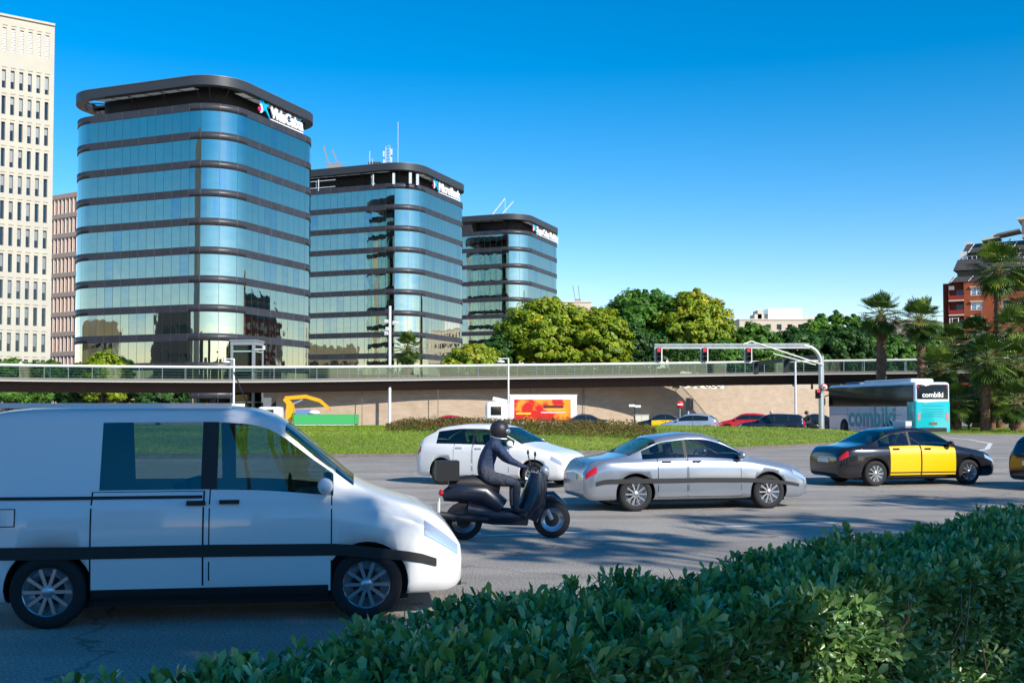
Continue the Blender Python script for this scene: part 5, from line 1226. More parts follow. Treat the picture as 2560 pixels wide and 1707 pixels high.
# near white van
vr, VB = car((-2.74, 10.34, 0), R(8.5), 'white delivery van close by at left, driving right', WHT, L=4.4, W=1.78, top=VAN_T, belt=VAN_B, wr=.32, fx=1.32, rx=-1.40, z0=.21, wins=[(-1.0, -.14), (.0, 1.02)], ws=(.55, 1.25), rw=None, doors=[(-.05, 1.0)], trim=DK, name='delivery_van', cat='van', lq=(5.4, 7.4), lights=(.34, .2), tq=(5.2, 7.6))
for s in (-1, 1):
    m = MB(); VB.patch(m, -1.95, -.12, 7.0, 7.35, s, .012, 24, 2); m.build('slider_rail', DK, vr)
    m = MB(); m.m = 1; VB.patch(m, -1.06, -.10, 2.9, 7.85, s, .002, 10, 12); m.m = 0; VB.patch(m, -1.045, -.115, 3.0, 7.75, s, .006, 10, 12); d = m.build('side_door', [WHT, M['seam']], vr)
    m = MB(); q = VB.pt(-.25, 6.2, s, .02); m.bar(q, q+Vector((.16, 0, 0)), .03, .04); m.build('handle', DK, d)
m = MB(); VB.patch(m, -1.86, -1.68, 5.0, 5.9, -1, .003, 4, 3); m.build('fuel_flap', [DK], vr); m = MB(); VB.patch(m, -1.85, -1.69, 5.05, 5.85, -1, .006, 4, 3); m.build('fuel_flap_cover', WHT, vr)
for s in (-1, 1): m = MB(); VB.patch(m, -1.05, .98, 1.6, 3.0, s, .008, 20, 3); m.build('sill', DK, vr)
m = MB(); m.bar((.2, 0, 1.9), (.05, 0, 2.25), .012); m.build('aerial', M['black'], vr)
m = MB(); m.bb((-2.212, -.7, 1.15), (-2.2, .7, 1.65)); m.build('rear_window', M['carglass'], vr)
m = MB(); m.bb((-2.05, -.62, 1.90), (.1, -.58, 1.945)); m.bb((-2.05, .58, 1.90), (.1, .62, 1.945)); m.build('roof_rib', WHT, vr)
# white hatchback beyond it
car((-.25, 26.9, 0), R(-27), 'white hatchback facing right and forward, between the van and the silver car', WHT, L=4.2, W=1.76, top=HAT_T, belt=HAT_B, wr=.31, fx=1.28, rx=-1.25, wins=[(-1.45, -.42), (-.36, .72)], ws=(.25, .98), rw=(-2.0, -1.5), doors=[(-.9, -.40), (-.36, .62)], name='hatchback')
car((3.35, 20.9, 0), R(13), 'silver saloon in mid road driving right, nearest car after the van', SILV, L=4.5, W=1.78, top=SED_T, belt=SED_B, wr=.32, fx=1.36, rx=-1.30, wins=[(-1.15, -.32), (-.26, .80)], ws=(.4, 1.08), rw=(-1.45, -.8), doors=[(-.86, -.30), (-.26, .78)], trim=DK, name='saloon_car')
tr_, TB = car((9.9, 27.3, 0), R(14), 'black and yellow taxi at right driving away to the right', BLK, L=4.4, W=1.76, top=SED_T, belt=SED_B, wr=.31, fx=1.34, rx=-1.28, wins=[(-1.15, -.32), (-.26, .80)], ws=(.4, 1.08), rw=(-1.45, -.8), doors=[(-.88, -.04), (.0, .95)], doorm=YEL, name='taxi', cat='taxi')
m = MB(); m.bb((-.05, -.28, 1.45), (.12, .28, 1.57)); m.build('roof_light', M['lightpaint'], tr_)
car((14.1, 25.6, 0), R(18), 'dark car mostly cut off by the right edge of the road', NAVY, L=4.3, W=1.76, top=HAT_T, belt=HAT_B, wr=.31, fx=1.3, rx=-1.27, wins=[(-1.45, -.42), (-.36, .72)], ws=(.25, .98), rw=(-2.0, -1.5), doors=[(-.9, -.40), (-.36, .62)], name='hatchback')
# far road
GF = 'cars waiting on the far road'
def far(px, Y, yaw, label, pm, T_, B_, L, wins, ws, rw, doors, name, **k):
    x = GX(px, Y); return car((x, Y, 0), R(yaw), label, pm, L=L, top=T_, belt=B_, wins=wins, ws=ws, rw=rw, doors=doors, name=name, group=GF, detail=False, **k)
hk = dict(wins=[(-1.45, -.42), (-.36, .72)], ws=(.25, .98), rw=(-2.0, -1.5), doors=[(-.9, -.40), (-.36, .62)])
sk = dict(wins=[(-1.15, -.32), (-.26, .80)], ws=(.4, 1.08), rw=(-1.45, -.8), doors=[(-.86, -.30), (-.26, .78)])
far(1722, 76.5, 163, 'light silver hatchback waiting beyond the grass, left of the dark estate', LSIL, HAT_T, HAT_B, 4.2, name='hatchback', **hk)
far(1927, 75, 163, 'dark blue estate car waiting beyond the grass below the grey pole', NAVY, EST_T, EST_B, 4.7, wins=[(-2.0, -1.25), (-1.18, -.32), (-.26, .74)], ws=(.35, 1.03), rw=(-2.3, -1.98), doors=[(-.98, -.30), (-.26, .7)], name='estate_car', tq=(6.0, 11), lights=(.4, .14), fx=1.42, rx=-1.32)
far(1862, 84, 165, 'bright red car between the silver hatchback and the dark estate', REDP, HAT_T, HAT_B, 4.2, name='hatchback', **hk)
far(1655, 84, 170, 'dark taxi with yellow doors behind the silver hatchback', BLK, SED_T, SED_B, 4.5, name='taxi', doorm=YEL, **sk)
far(1120, 71, 178, 'red car low behind the shrub bed, left of the box truck', REDP, SED_T, SED_B, 4.5, name='saloon_car', **sk)
far(1455, 86, 178, 'dark grey car just behind the box truck', mat('paint_grey', (.06, .065, .07), .3, .3, coat=.8), SED_T, SED_B, 4.5, name='saloon_car', **sk)
far(2035, 88, 172, 'black car partly hidden by the signal gantry pole', BLK, SED_T, SED_B, 4.5, name='saloon_car', **sk)
# ------------------------------------------------------------ coach
CT = paint('coach_teal', (.0, .42, .45), 0, .22); CW = paint('coach_white', (.62, .68, .74), 0, .28); CG = mat('coach_glass', (.008, .011, .011), .12, spec=.35)
L, W, H = 12.3, 2.52, 3.62
dirv = Vector((-.17, .985, 0)).normalized(); rc = Vector((27.6, 70.3, 0)); cc = rc+dirv*L/2
bus = empty('coach', (cc.x, cc.y, 0), math.atan2(dirv.y, dirv.x), 'white and turquoise coach with black window band, seen from behind beside the palms', 'coach')
m = MB(); rbox(m, -L/2, L/2, -W/2, W/2, .32, H, .18); m.build('body', CW, bus)
m = MB(); rbox(m, -L/2+.1, L/2+.02, -W/2-.012, W/2+.012, 2.02, 3.52, .14); m.build('window_band', CG, bus)
m = MB(); rbox(m, -L/2-.02, -L/2+1.1, -W/2-.02, W/2+.02, .34, 2.45, .17); m.build('rear_cladding', CT, bus)
m = MB(); rbox(m, -L/2-.03, -L/2+.3, -W/2+.12, W/2-.12, 2.50, 3.48, .1); m.build('rear_window', CG, bus)
m = MB(); m.bb((-L/2-.06, -.95, .36), (-L/2-.0, .95, .62)); m.build('rear_skirt', M['black'], bus)
m = MB(); m.bb((-L/2-.05, -.28, .82), (-L/2-.02, .28, .98)); m.build('number_plate', mat('plate_dark', (.12, .12, .05), .5), bus)
m = MB()
for z in (1.35, 1.5, 1.65, 1.8, 2.05): m.bb((-L/2-.035, -.75, z), (-L/2-.022, .75, z+.02))
m.build('rear_grille', mat('grille_teal', (0, .15, .18), .5), bus)
for s in (-1, 1):
    m = MB(); m.bb((-L/2-.04, s*1.02-.1, 1.1), (-L/2-.015, s*1.02+.1, 1.6)); m.build('tail_light', mat('lens_pink', (.5, .25, .25), .2, coat=.5), bus)
    m = MB(); m.bb((-L/2-.04, s*1.05-.06, 3.2), (-L/2-.015, s*1.05+.06, 3.35)); m.build('marker_light', M['redlens'], bus)
    m = MB(); m.lathe([(.0, s*.02), (.62, s*.02), (.62, 0)], (L/2-2.55, s*(W/2), .5), 'Y', 24); m.lathe([(.0, s*.02), (.62, s*.02), (.62, 0)], (-L/2+3.4, s*(W/2), .5), 'Y', 24); m.build('wheel_arch', M['black'], bus)
    for x in (L/2-2.55, -L/2+3.4): wheel(bus, x, s*(W/2-.12), .5, .3, s, False)
    m = MB(); m.bar((L/2-.1, s*(W/2), 2.9), (L/2+.35, s*(W/2+.22), 2.75), .07); m.box((L/2+.35, s*(W/2+.22), 2.4), (.18, .22, .55)); m.build('wing_mirror', M['black'], bus)
m = MB(); rbox(m, -L/2+1.2, 1.5, -.85, .85, H-.02, H+.26, .12); m.build('air_conditioner', CW, bus)
m = MB(); rbox(m, 2.2, 4.4, -.8, .8, H-.02, H+.2, .12); m.build('roof_hatch', mat('hatch_blue', (.05, .09, .16), .4), bus)
m = MB(); m.quad((L/2+.02, -1.1, 1.3), (L/2+.02, 1.1, 1.3), (L/2+.02, 1.1, 3.3), (L/2+.02, -1.1, 3.3)); m.build('windscreen', CG, bus)
m = MB(); x0 = L/2-3.6
for k in range(5): m.bb((-L/2+2.4+1.7*k, W/2+.013, 1.15), (-L/2+2.42+1.7*k, W/2+.02, 1.95))
m.bb((-L/2+1.6, W/2+.013, 1.42), (L/2-.3, W/2+.02, 1.45)); m.build('panel_lines', mat('line_grey', (.2, .23, .26), .5), bus)
CTL = mat('coach_lettering', (.06, .48, .48), .4)
t = link('lettering', text_mesh('combiki', 2.0, .012, .05, spacing=1.05), CTL, bus); frame(t, (L/2-3.2, W/2+.02, .62), (-1, 0, 0), (0, 0, 1))
t = link('lettering', text_mesh('combiki', .48, .01, .012), M['white'], bus); frame(t, (-L/2-.045, .78, 2.62), (0, -1, 0), (0, 0, 1))
# ------------------------------------------------------------ trucks
def arch_wheels(root, xs, W, r=.46):
    for x in xs:
        for s in (-1, 1): wheel(root, x, s*(W/2-.14), r, .27, s, False)
Y = 87.5; root = empty('box_truck', (GX(1330, Y), Y, -.12), R(180), 'white cabbed box truck with red, orange and yellow printed side, driving left behind the shrubs', 'truck')
m = MB(); rbox(m, 1.95, 3.75, -1.0, 1.0, .45, 2.55, .22); m.build('cab', WHT, root)
for s in (-1, 1): m = MB(); m.bb((2.5, s*1.0-.012*s, 1.45), (3.35, s*1.012, 2.15)); m.build('side_window', M['carglass'], root)
m = MB(); m.bb((3.74, -.85, 1.4), (3.765, .85, 2.2)); m.build('windscreen', M['carglass'], root)
m = MB(); m.box((2.6, 0, 2.68), (1.2, 1.7, .3), mx=Matrix.Rotation(R(-12), 3, 'Y')); m.build('wind_deflector', WHT, root)
FIRE = mat('side_print', (.62, .015, .012), .5, col2=(.90, .33, .02), scale=.75, contrast=(.46, .56), detail=2)
m = MB(); m.bb((-3.6, -1.08, .75), (1.8, 1.08, 3.05)); m.build('cargo_box', M['white'], root)
for s in (-1, 1):
    m = MB(); m.bb((-3.1, s*1.08, .95), (1.45, s*1.095, 2.72)); b_ = m.build('printed_panel', FIRE, root)
    m = MB(); m.bb((.1, s*1.096, 1.52), (1.3, s*1.104, 1.66)); m.bb((-2.6, s*1.096, 1.9), (-.9, s*1.104, 1.98)); m.build('yellow_stripe', mat('stripe_yellow', (.85, .6, .03), .5), b_)
    m = MB(); m.bb((-2.7, s*1.096, 1.62), (-.7, s*1.104, 1.74)); m.build('pale_stripe', mat('stripe_pink', (.75, .5, .5), .5), b_)
    m = MB(); m.bb((-2.5, s*1.096, 2.02), (-.9, s*1.104, 2.25)); m.build('dark_stripe', mat('stripe_dark', (.15, .02, .03), .5), b_)
m = MB(); m.bb((-3.65, -1.10, 3.05), (1.85, 1.10, 3.12)); m.build('roof_edge', M['white'], root)
m = MB(); m.bb((-3.5, -.45, .5), (3.4, .45, .74)); m.build('chassis', M['darkmetal'], root); arch_wheels(root, (2.85, -2.4), 2.1, .42)
m = MB(); m.bb((3.72, -.95, .5), (3.82, .95, .78)); m.build('bumper', M['white'], root)
Y = 87; root = empty('crane_truck', (GX(768, Y), Y, -.1), R(180), 'flatbed truck with green side boards and folded yellow crane, driving left', 'truck')
m = MB(); rbox(m, 1.9, 3.85, -1.0, 1.0, .42, 2.12, .26); m.build('cab', WHT, root)
for s in (-1, 1): m = MB(); m.bb((2.5, s*1.0-.012*s, 1.25), (3.4, s*1.012, 1.88)); m.build('side_window', M['carglass'], root)
m = MB(); m.bb((3.84, -.85, 1.2), (3.865, .85, 1.9)); m.build('windscreen', M['carglass'], root)
GRN = mat('board_green', (.06, .42, .12), .5); 
for (a, b) in (((-4.0, -1.05, .72), (.9, -.98, 1.50)), ((-4.0, .98, .72), (.9, 1.05, 1.50)), ((-4.05, -1.05, .72), (-3.98, 1.05, 1.50)), ((.88, -1.05, .72), (.95, 1.05, 1.6))):
    m = MB(); m.bb(a, b); m.build('side_board', GRN, root)
m = MB(); m.bb((-4.0, -1.0, .66), (.9, 1.0, .74)); m.build('bed', M['darkmetal'], root)
m = MB(); m.bb((-4.0, -1.06, .62), (.9, -1.0, .69)); m.bb((-4.0, 1.0, .62), (.9, 1.06, .69)); m.build('bed_edge', M['white'], root)
m = MB(); m.bb((-3.9, -.45, .42), (3.4, .45, .62)); m.build('chassis', M['darkmetal'], root); arch_wheels(root, (2.75, -2.0, -3.1), 2.1, .42)
CR = mat('crane_yellow', (.85, .40, .01), .4)
cr = empty('crane', (1.35, 0, .7)); cr.parent = root
m = MB(); m.box((0, 0, .9), (.55, .7, 1.5)); m.build('column', CR, cr)
m = MB(); m.bar((.45, 0, 2.1), (-1.3, 0, 2.25), .34, .30); m.bar((.45, 0, 2.1), (.0, 0, 1.6), .4); m.build('boom', CR, cr)
m = MB(); m.bar((-1.2, 0, 2.25), (-2.4, .0, 1.9), .32, .28); m.bar((-2.4, 0, 1.9), (-3.2, 0, 1.2), .26, .24); m.build('jib', CR, cr)
m = MB(); m.bar((.1, .1, 1.5), (-1.0, .1, 2.0), .12); m.build('ram', M['steel'], cr)
m = MB(); m.ell((-.6, .2, 1.62), (.5, .5, .22), 14, 6); m.build('load_sack', M['white'], root)
m = MB(); m.box((.3, .2, 1.45), (1.0, 1.2, .9)); m.build('load_box', mat('load_blue', (.15, .25, .45), .6), root)
# ------------------------------------------------------------ people and scooters
def figure(name, pos, yaw, J, Rd, E, label, zones, cat='person', group=None, sub=2, parent=None):
    """one continuous skinned body; zones: list of (set of joints) -> material"""
    keys = list(J); idx = {k: i for i, k in enumerate(keys)}; order = sorted(keys, key=lambda k: 0 if k == 'pelvis' else 1); idx = {k: i for i, k in enumerate(order)}
    me = bpy.data.meshes.new(name); me.from_pydata([J[k] for k in order], [(idx[a], idx[b]) for a, b in E], []); me.update()
    o = bpy.data.objects.new(name, me); COL.objects.link(o); md = o.modifiers.new('s', 'SKIN')
    sv = me.skin_vertices[0].data
    for k in order: r = Rd[k]; r = (r, r) if not isinstance(r, tuple) else r; sv[idx[k]].radius = r; sv[idx[k]].use_root = (k == 'pelvis')
    sm_ = o.modifiers.new('u', 'SUBSURF'); sm_.levels = sub; sm_.render_levels = sub
    nm = ev(o); o.modifiers.clear(); o.data = nm
    for z in zones: nm.materials.append(z[1])
    segs = [(a, b, Vector(J[a]), Vector(J[b])) for a, b in E]
    def zone(a, b):
        for i, z in enumerate(zones):
            if a in z[0] and b in z[0]: return i
        for i, z in enumerate(zones):
            if b in z[0]: return i
        return 0
    sz = [zone(a, b) for a, b, _, _ in segs]
    for f in nm.polygons:
        c = f.center; best = None
        for i, (a, b, p, q) in enumerate(segs):
            d = q-p; t = max(0, min(1, (c-p).dot(d)/(d.length_squared+1e-9))); dd = (c-(p+d*t)).length/(max(.02, (Rd[a] if not isinstance(Rd[a], tuple) else Rd[a][0])))
            if best is None or dd < best[0]: best = (dd, i)
        f.material_index = sz[best[1]]; f.use_smooth = True
    o.location = pos; o.rotation_euler = (0, 0, yaw)
    if parent: o.parent = parent
    else: tag(o, label, cat, group)
    return o
SKIN = mat('skin', (.45, .24, .16), .55); HAIR = mat('hair_dark', (.03, .02, .015), .7)
def body_joints(pose):
    J = dict(pose); R_ = {}; E = []
    base = dict(pelvis=.15, waist=.13, chest=.155, neck=.06, head=.085, crown=.075, shL=.085, shR=.085, elL=.058, elR=.058, wrL=.033, wrR=.033, palmL=.04, palmR=.04, hipL=.11, hipR=.11, knL=.075, knR=.075, anL=.045, anR=.045, toL=.04, toR=.04)
    E = [('pelvis', 'waist'), ('waist', 'chest'), ('chest', 'neck'), ('neck', 'head'), ('head', 'crown')]
    for s in 'LR': E += [('chest', 'sh'+s), ('sh'+s, 'el'+s), ('el'+s, 'wr'+s), ('wr'+s, 'palm'+s), ('pelvis', 'hip'+s), ('hip'+s, 'kn'+s), ('kn'+s, 'an'+s), ('an'+s, 'to'+s)]
    for s in 'LR':       # five short finger chains
        w = Vector(J['wr'+s]); p = Vector(J['palm'+s]); d = (p-w).normalized(); sd = d.cross(Vector((0, 0, 1))); sd = sd.normalized() if sd.length > .1 else Vector((0, 1, 0))
        for i, (o, l) in enumerate(((-.033, .06), (-.012, .07), (.010, .066), (.030, .05))):
            a = p+sd*o+d*.02; J[f'f{i}{s}'] = tuple(a); J[f'g{i}{s}'] = tuple(a+d*l*.8+Vector((0, 0, -.025))); base[f'f{i}{s}'] = .011; base[f'g{i}{s}'] = .009; E += [('palm'+s, f'f{i}{s}'), (f'f{i}{s}', f'g{i}{s}')]
        a = w.lerp(p, .6)+sd*-.045; J['th'+s] = tuple(a+d*.04); base['th'+s] = .011; E.append(('palm'+s, 'th'+s))
    return J, base, E
def hands(s): return {'palm'+s, 'wr'+s, 'th'+s}|{f'f{i}{s}' for i in range(4)}|{f'g{i}{s}' for i in range(4)}
def face(parent, hc, yaw=0):
    m = MB(); hx, hy, hz = hc
    m.ell((hx, hy, hz+.035), (.10, .083, .115), 14, 10); h = m.build('hair', HAIR, parent)
    return h
WALK = dict(pelvis=(0, 0, .95), waist=(0.0, 0, 1.12), chest=(.02, 0, 1.35), neck=(.03, 0, 1.50), head=(.05, 0, 1.60), crown=(.05, 0, 1.68), shL=(.02, .19, 1.42), shR=(.02, -.19, 1.42), elL=(.08, .24, 1.15), elR=(-.08, -.24, 1.15), wrL=(.22, .22, .98), wrR=(-.02, -.24, .90), palmL=(.28, .21, .95), palmR=(.0, -.24, .82),
    hipL=(.0, .09, .90), hipR=(0, -.09, .90), knL=(.16, .09, .52), knR=(-.06, -.09, .50), anL=(.24, .09, .10), anR=(-.30, -.09, .16), toL=(.38, .09, .05), toR=(-.20, -.09, .05))
def walker(pos, yaw, label, shirt, trousers, short=False, hairm=HAIR, pose=None):
    J, Rd, E = body_joints(pose or WALK); leg = {'pelvis', 'hipL', 'hipR', 'knL', 'knR'} | (set() if short else {'anL', 'anR'})
    tor = {'waist', 'chest', 'shL', 'shR', 'elL', 'elR', 'pelvis'}
    if short: Rd['chest'] = .14
    z = [(tor, shirt), (leg|{'x'}, trousers), ({'neck', 'head', 'crown', 'anL', 'anR', 'knL', 'knR', 'elL', 'elR'}|hands('L')|hands('R'), SKIN), ({'anL', 'anR', 'toL', 'toR'}, M['white'])]
    o = figure('person', pos, yaw, J, Rd, E, label, z)
    m = MB(); m.ell((.03, 0, 1.68), (.10, .085, .10), 12, 8); m.ell((.13, -.035, 1.62), (.01, .012, .008), 6, 4) if 0 else None; m.build('hair', hairm, o)
    return o
i0 = min(range(len(RP)), key=lambda i: abs(1280+F*RP[i].x/RP[i].y-1672)); q = RP[i0]-nrm(i0)*.9+Vector((0, 0, -1.17))
BAGP = dict(WALK); BAGP.update(elR=(-.1, -.22, 1.14), wrR=(-.14, -.26, .92), palmR=(-.15, -.27, .86), elL=(.2, .25, 1.3), wrL=(.22, .2, 1.52), palmL=(.2, .17, 1.6))
pw = walker(q, R(-8), 'person in white top and shorts with raised arm walking on the footbridge', mat('cloth_white', (.75, .75, .74), .8), mat('cloth_sand', (.55, .42, .28), .8), short=True, pose=BAGP, hairm=mat('hair_fair', (.3, .18, .08), .7))
bag = MB(); bag.box((0, 0, .28), (.34, .14, .34)); bo = empty('tote_bag', q+Vector((-.34, -.28, .18)), 0, 'yellow bag carried by the person on the footbridge', 'bag'); bag = bag.build('bag_body', mat('bag_yellow', (.75, .42, .03), .7), bo); m = MB(); m.tube([(-.12, 0, .44), (-.08, 0, .66), (.08, 0, .66), (.12, 0, .44)], .012, 6); m.build('strap', mat('bag_yellow', (.75, .42, .03), .7), bo)
i0 = min(range(len(RP)), key=lambda i: abs(1280+F*RP[i].x/RP[i].y-22)); q = RP[i0]-nrm(i0)*1.2+Vector((0, 0, -1.17))
walker(q, R(5), 'person in pale shirt and dark trousers walking at the left end of the footbridge', mat('cloth_pale', (.55, .55, .58), .8), mat('cloth_dark', (.02, .022, .03), .8))
def scooter(pos, yaw, label, colm, plabel, jacket, helmet, rider=True, sc=1.0):
    root = empty('scooter', pos, yaw, label, 'scooter')
    for x in (.66, -.64): wheel(root, x, 0, .27, .12, 1, True); wheel(root, x, 0, .268, .10, -1, False)
    m = MB(); m.smooth = True
    m.tube([(-.95, 0, .62), (-.75, 0, .70), (-.35, 0, .66), (-.1, 0, .45)], [.07, .16, .18, .15], 12); m.tube([(-.6, 0, .42), (-.2, 0, .34), (.3, 0, .30)], [.15, .14, .12], 10)
    m.tube([(.28, 0, .30), (.40, 0, .55), (.46, 0, .95)], [.20, .21, .12], 10); m.build('body', colm, root)
    m = MB(); m.tube([(-.86, 0, .80), (-.5, 0, .80), (-.12, 0, .76)], [.10, .14, .12], 10); m.build('seat', M['black'], root)
    m = MB(); m.tube([(.46, 0, .95), (.52, 0, .55), (.66, 0, .27)], .04, 8); m.build('fork', M['steel'], root)
    m = MB(); m.tube([(.52, 0, .60), (.66, .0, .60), (.86, 0, .46)], [.08, .09, .05], 8); m.build('front_mudguard', colm, root)
    m = MB(); m.tube([(.28, .34, 1.03), (.40, .14, 1.03), (.42, 0, 1.0), (.40, -.14, 1.03), (.28, -.34, 1.03)], .018, 8); m.build('handlebar', M['black'], root)
    m = MB(); m.ell((.56, 0, .98), (.07, .09, .08), 12, 8); m.build('headlight', M['clearlens'], root)
    m = MB(); m.ell((-.97, 0, .68), (.04, .10, .05), 10, 6); m.build('tail_light', M['redlens'], root)
    m = MB(); m.tube([(-.3, -.16, .3), (-.8, -.18, .34), (-1.0, -.18, .38)], [.05, .06, .05], 8); m.build('exhaust', M['darkmetal'], root)
    m = MB(); m.bb((-1.0, -.02, .40), (-.985, .02, .6)); m.box((-1.02, 0, .48), (.01, .2, .16)); m.build('number_plate', M['plate'], root)
    m = MB(); m.bb((-1.05, -.18, .86), (-.72, .18, 1.14)); m.build('top_box', M['black'], root)
    for s in (-1, 1): m = MB(); m.bar((.38, s*.16, 1.03), (.36, s*.28, 1.2), .015); m.ell((.36, s*.30, 1.24), (.015, .06, .04), 8, 6); m.build('mirror', M['black'], root)
    if rider:
        c, s_ = math.cos(yaw), math.sin(yaw); p = Vector(pos)
        J0 = dict(pelvis=(-.35, 0, .93), waist=(-.33, 0, 1.08), chest=(-.22, 0, 1.30), neck=(-.15, 0, 1.45), head=(-.11, 0, 1.53), crown=(-.11, 0, 1.60), shL=(-.2, .19, 1.37), shR=(-.2, -.19, 1.37), elL=(-.0, .27, 1.15), elR=(-.0, -.27, 1.15), wrL=(.19, .29, 1.06), wrR=(.19, -.29, 1.06), palmL=(.25, .28, 1.05), palmR=(.25, -.28, 1.05),
            hipL=(-.32, .10, .90), hipR=(-.32, -.10, .90), knL=(.12, .17, .82), knR=(.12, -.17, .82), anL=(.10, .15, .44), anR=(.10, -.15, .44), toL=(.26, .15, .40), toR=(.26, -.15, .40))
        J, Rd, E = body_joints(J0); z = [({'waist', 'chest', 'neck', 'shL', 'shR', 'elL', 'elR', 'wrL', 'wrR'}, jacket), ({'pelvis', 'hipL', 'hipR', 'knL', 'knR', 'anL', 'anR'}, mat('trousers_dark', (.035, .04, .06), .85, col2=(.06, .07, .10), scale=16, bump=.8, bscale=26)), ({'head', 'crown'}, SKIN), ({'toL', 'toR'}|hands('L')|hands('R'), M['black'])]; Rd.update(chest=.17, waist=.15, pelvis=.17)
        o = figure('person', pos, yaw, J, Rd, E, plabel, z)
        h = empty('helmet', (0, 0, 0)); h.parent = o; m = MB(); m.ell((-.115, 0, 1.58), (.145, .125, .145), 18, 12); m.build('shell', helmet, h)
        m = MB(); m.ell((-.025, 0, 1.565), (.075, .105, .055), 14, 8); m.build('visor', mat('visor_grey', (.20, .25, .30), .08, .3), h)
        m = MB(); m.tube([(-.245, 0, 1.50), (-.20, .09, 1.47), (-.10, .115, 1.455), (-.02, .09, 1.45)], .012, 6); m.tube([(-.245, 0, 1.50), (-.20, -.09, 1.47), (-.10, -.115, 1.455), (-.02, -.09, 1.45)], .012, 6); m.build('rim_trim', M['steel'], h)
    return root
sy = 15.6; scooter((GX(1268, sy), sy+.1, 0), R(9), 'dark scooter ridden to the right just ahead of the white van', mat('scooter_dark', (.012, .016, .03), .3, coat=.5), 'scooter rider in dark blue jacket just ahead of the white van', mat('jacket_navy', (.018, .035, .085), .75, col2=(.03, .05, .11), scale=14, bump=.9, bscale=22), mat('helmet_black', (.02, .02, .024), .45))
scooter((GX(2012, 76), 76, 0), R(165), 'black scooter right behind the dark estate car on the far road', BLK, 'rider with black helmet behind the dark estate car', mat('jacket_black', (.02, .02, .02), .8), BLK)
scooter((GX(1925, 80), 80, 0), R(168), 'scooter hidden behind the dark estate car', BLK, 'rider whose red and white helmet shows above the estate car roof', mat('jacket_black', (.02, .02, .02), .8), mat('helmet_pale', (.7, .4, .4), .3))
# ------------------------------------------------------------ foreground hedge
HT = 0.99; FA, FB = Vector((-2.35, 2.65, 0)), Vector((6.2, 11.13, 0))       # far edge line
hd = (FB-FA).normalized(); hn = Vector((hd.y, -hd.x, 0))                     # towards the viewer side
HL = (FB-FA).length; HW = 1.0
hedge = empty('hedge', (FA.x, FA.y, 0), 0, 'clipped dark green glossy leaved hedge filling the lower right foreground', 'hedge')
def leaf_set(C, D, Nn, ln, tint):
    """C base, D growth direction, Nn face normal; 5 point obovate leaf folded on its midrib"""
    n = len(C); D = D/np.linalg.norm(D, axis=1, keepdims=True); S = np.cross(D, Nn); S /= np.linalg.norm(S, axis=1, keepdims=True)+1e-9; Nn = np.cross(S, D)
    l = ln[:, None]; w = l*RNG.uniform(.16, .23, (n, 1)); cu = RNG.uniform(-.10, .22, (n, 1))*l
    v0 = C; v1 = C+D*l*.45+S*w*.72+Nn*w*.3-Nn*cu*.2; v2 = C+D*l*.78+S*w+Nn*w*.35-Nn*cu*.6; v3 = C+D*l-Nn*cu; v4 = C+D*l*.78-S*w+Nn*w*.35-Nn*cu*.6; v5 = C+D*l*.45-S*w*.72+Nn*w*.3-Nn*cu*.2; v6 = C+D*l*.5; v7 = C+D*l*.78-Nn*cu*.5
    V = np.stack([v0, v1, v2, v3, v4, v5, v6, v7], 1).reshape(-1, 3); b = np.arange(n)[:, None]*8
    Fq = np.concatenate([b+np.array([[0, 1, 6, 6]]), b+np.array([[0, 6, 5, 5]]), b+np.array([[1, 2, 7, 6]]), b+np.array([[6, 7, 4, 5]]), b+np.array([[2, 3, 7, 7]]), b+np.array([[7, 3, 4, 4]])], 1).reshape(-1, 4)
    return V, Fq, np.repeat(tint, 6)
def build_leaves(name, V, Fq, t, m_, parent):
    tri = Fq[:, 2] == Fq[:, 3]
    me = bpy.data.meshes.new(name); nv = len(V); me.vertices.add(nv); me.vertices.foreach_set('co', V.astype(np.float32).ravel())
    cnt = np.where(tri, 3, 4); st = np.concatenate([[0], np.cumsum(cnt)[:-1]]); mask = np.ones(Fq.shape, bool); mask[tri, 3] = False; li = Fq[mask]
    me.loops.add(len(li)); me.loops.foreach_set('vertex_index', li.astype(np.int32)); me.polygons.add(len(Fq)); me.polygons.foreach_set('loop_start', st.astype(np.int32)); me.polygons.foreach_set('use_smooth', np.ones(len(Fq), bool))
    me.update(calc_edges=True); a = me.attributes.new('tint', 'FLOAT', 'FACE'); a.data.foreach_set('value', t.astype(np.float32)); o = link(name, me, m_, parent); return o
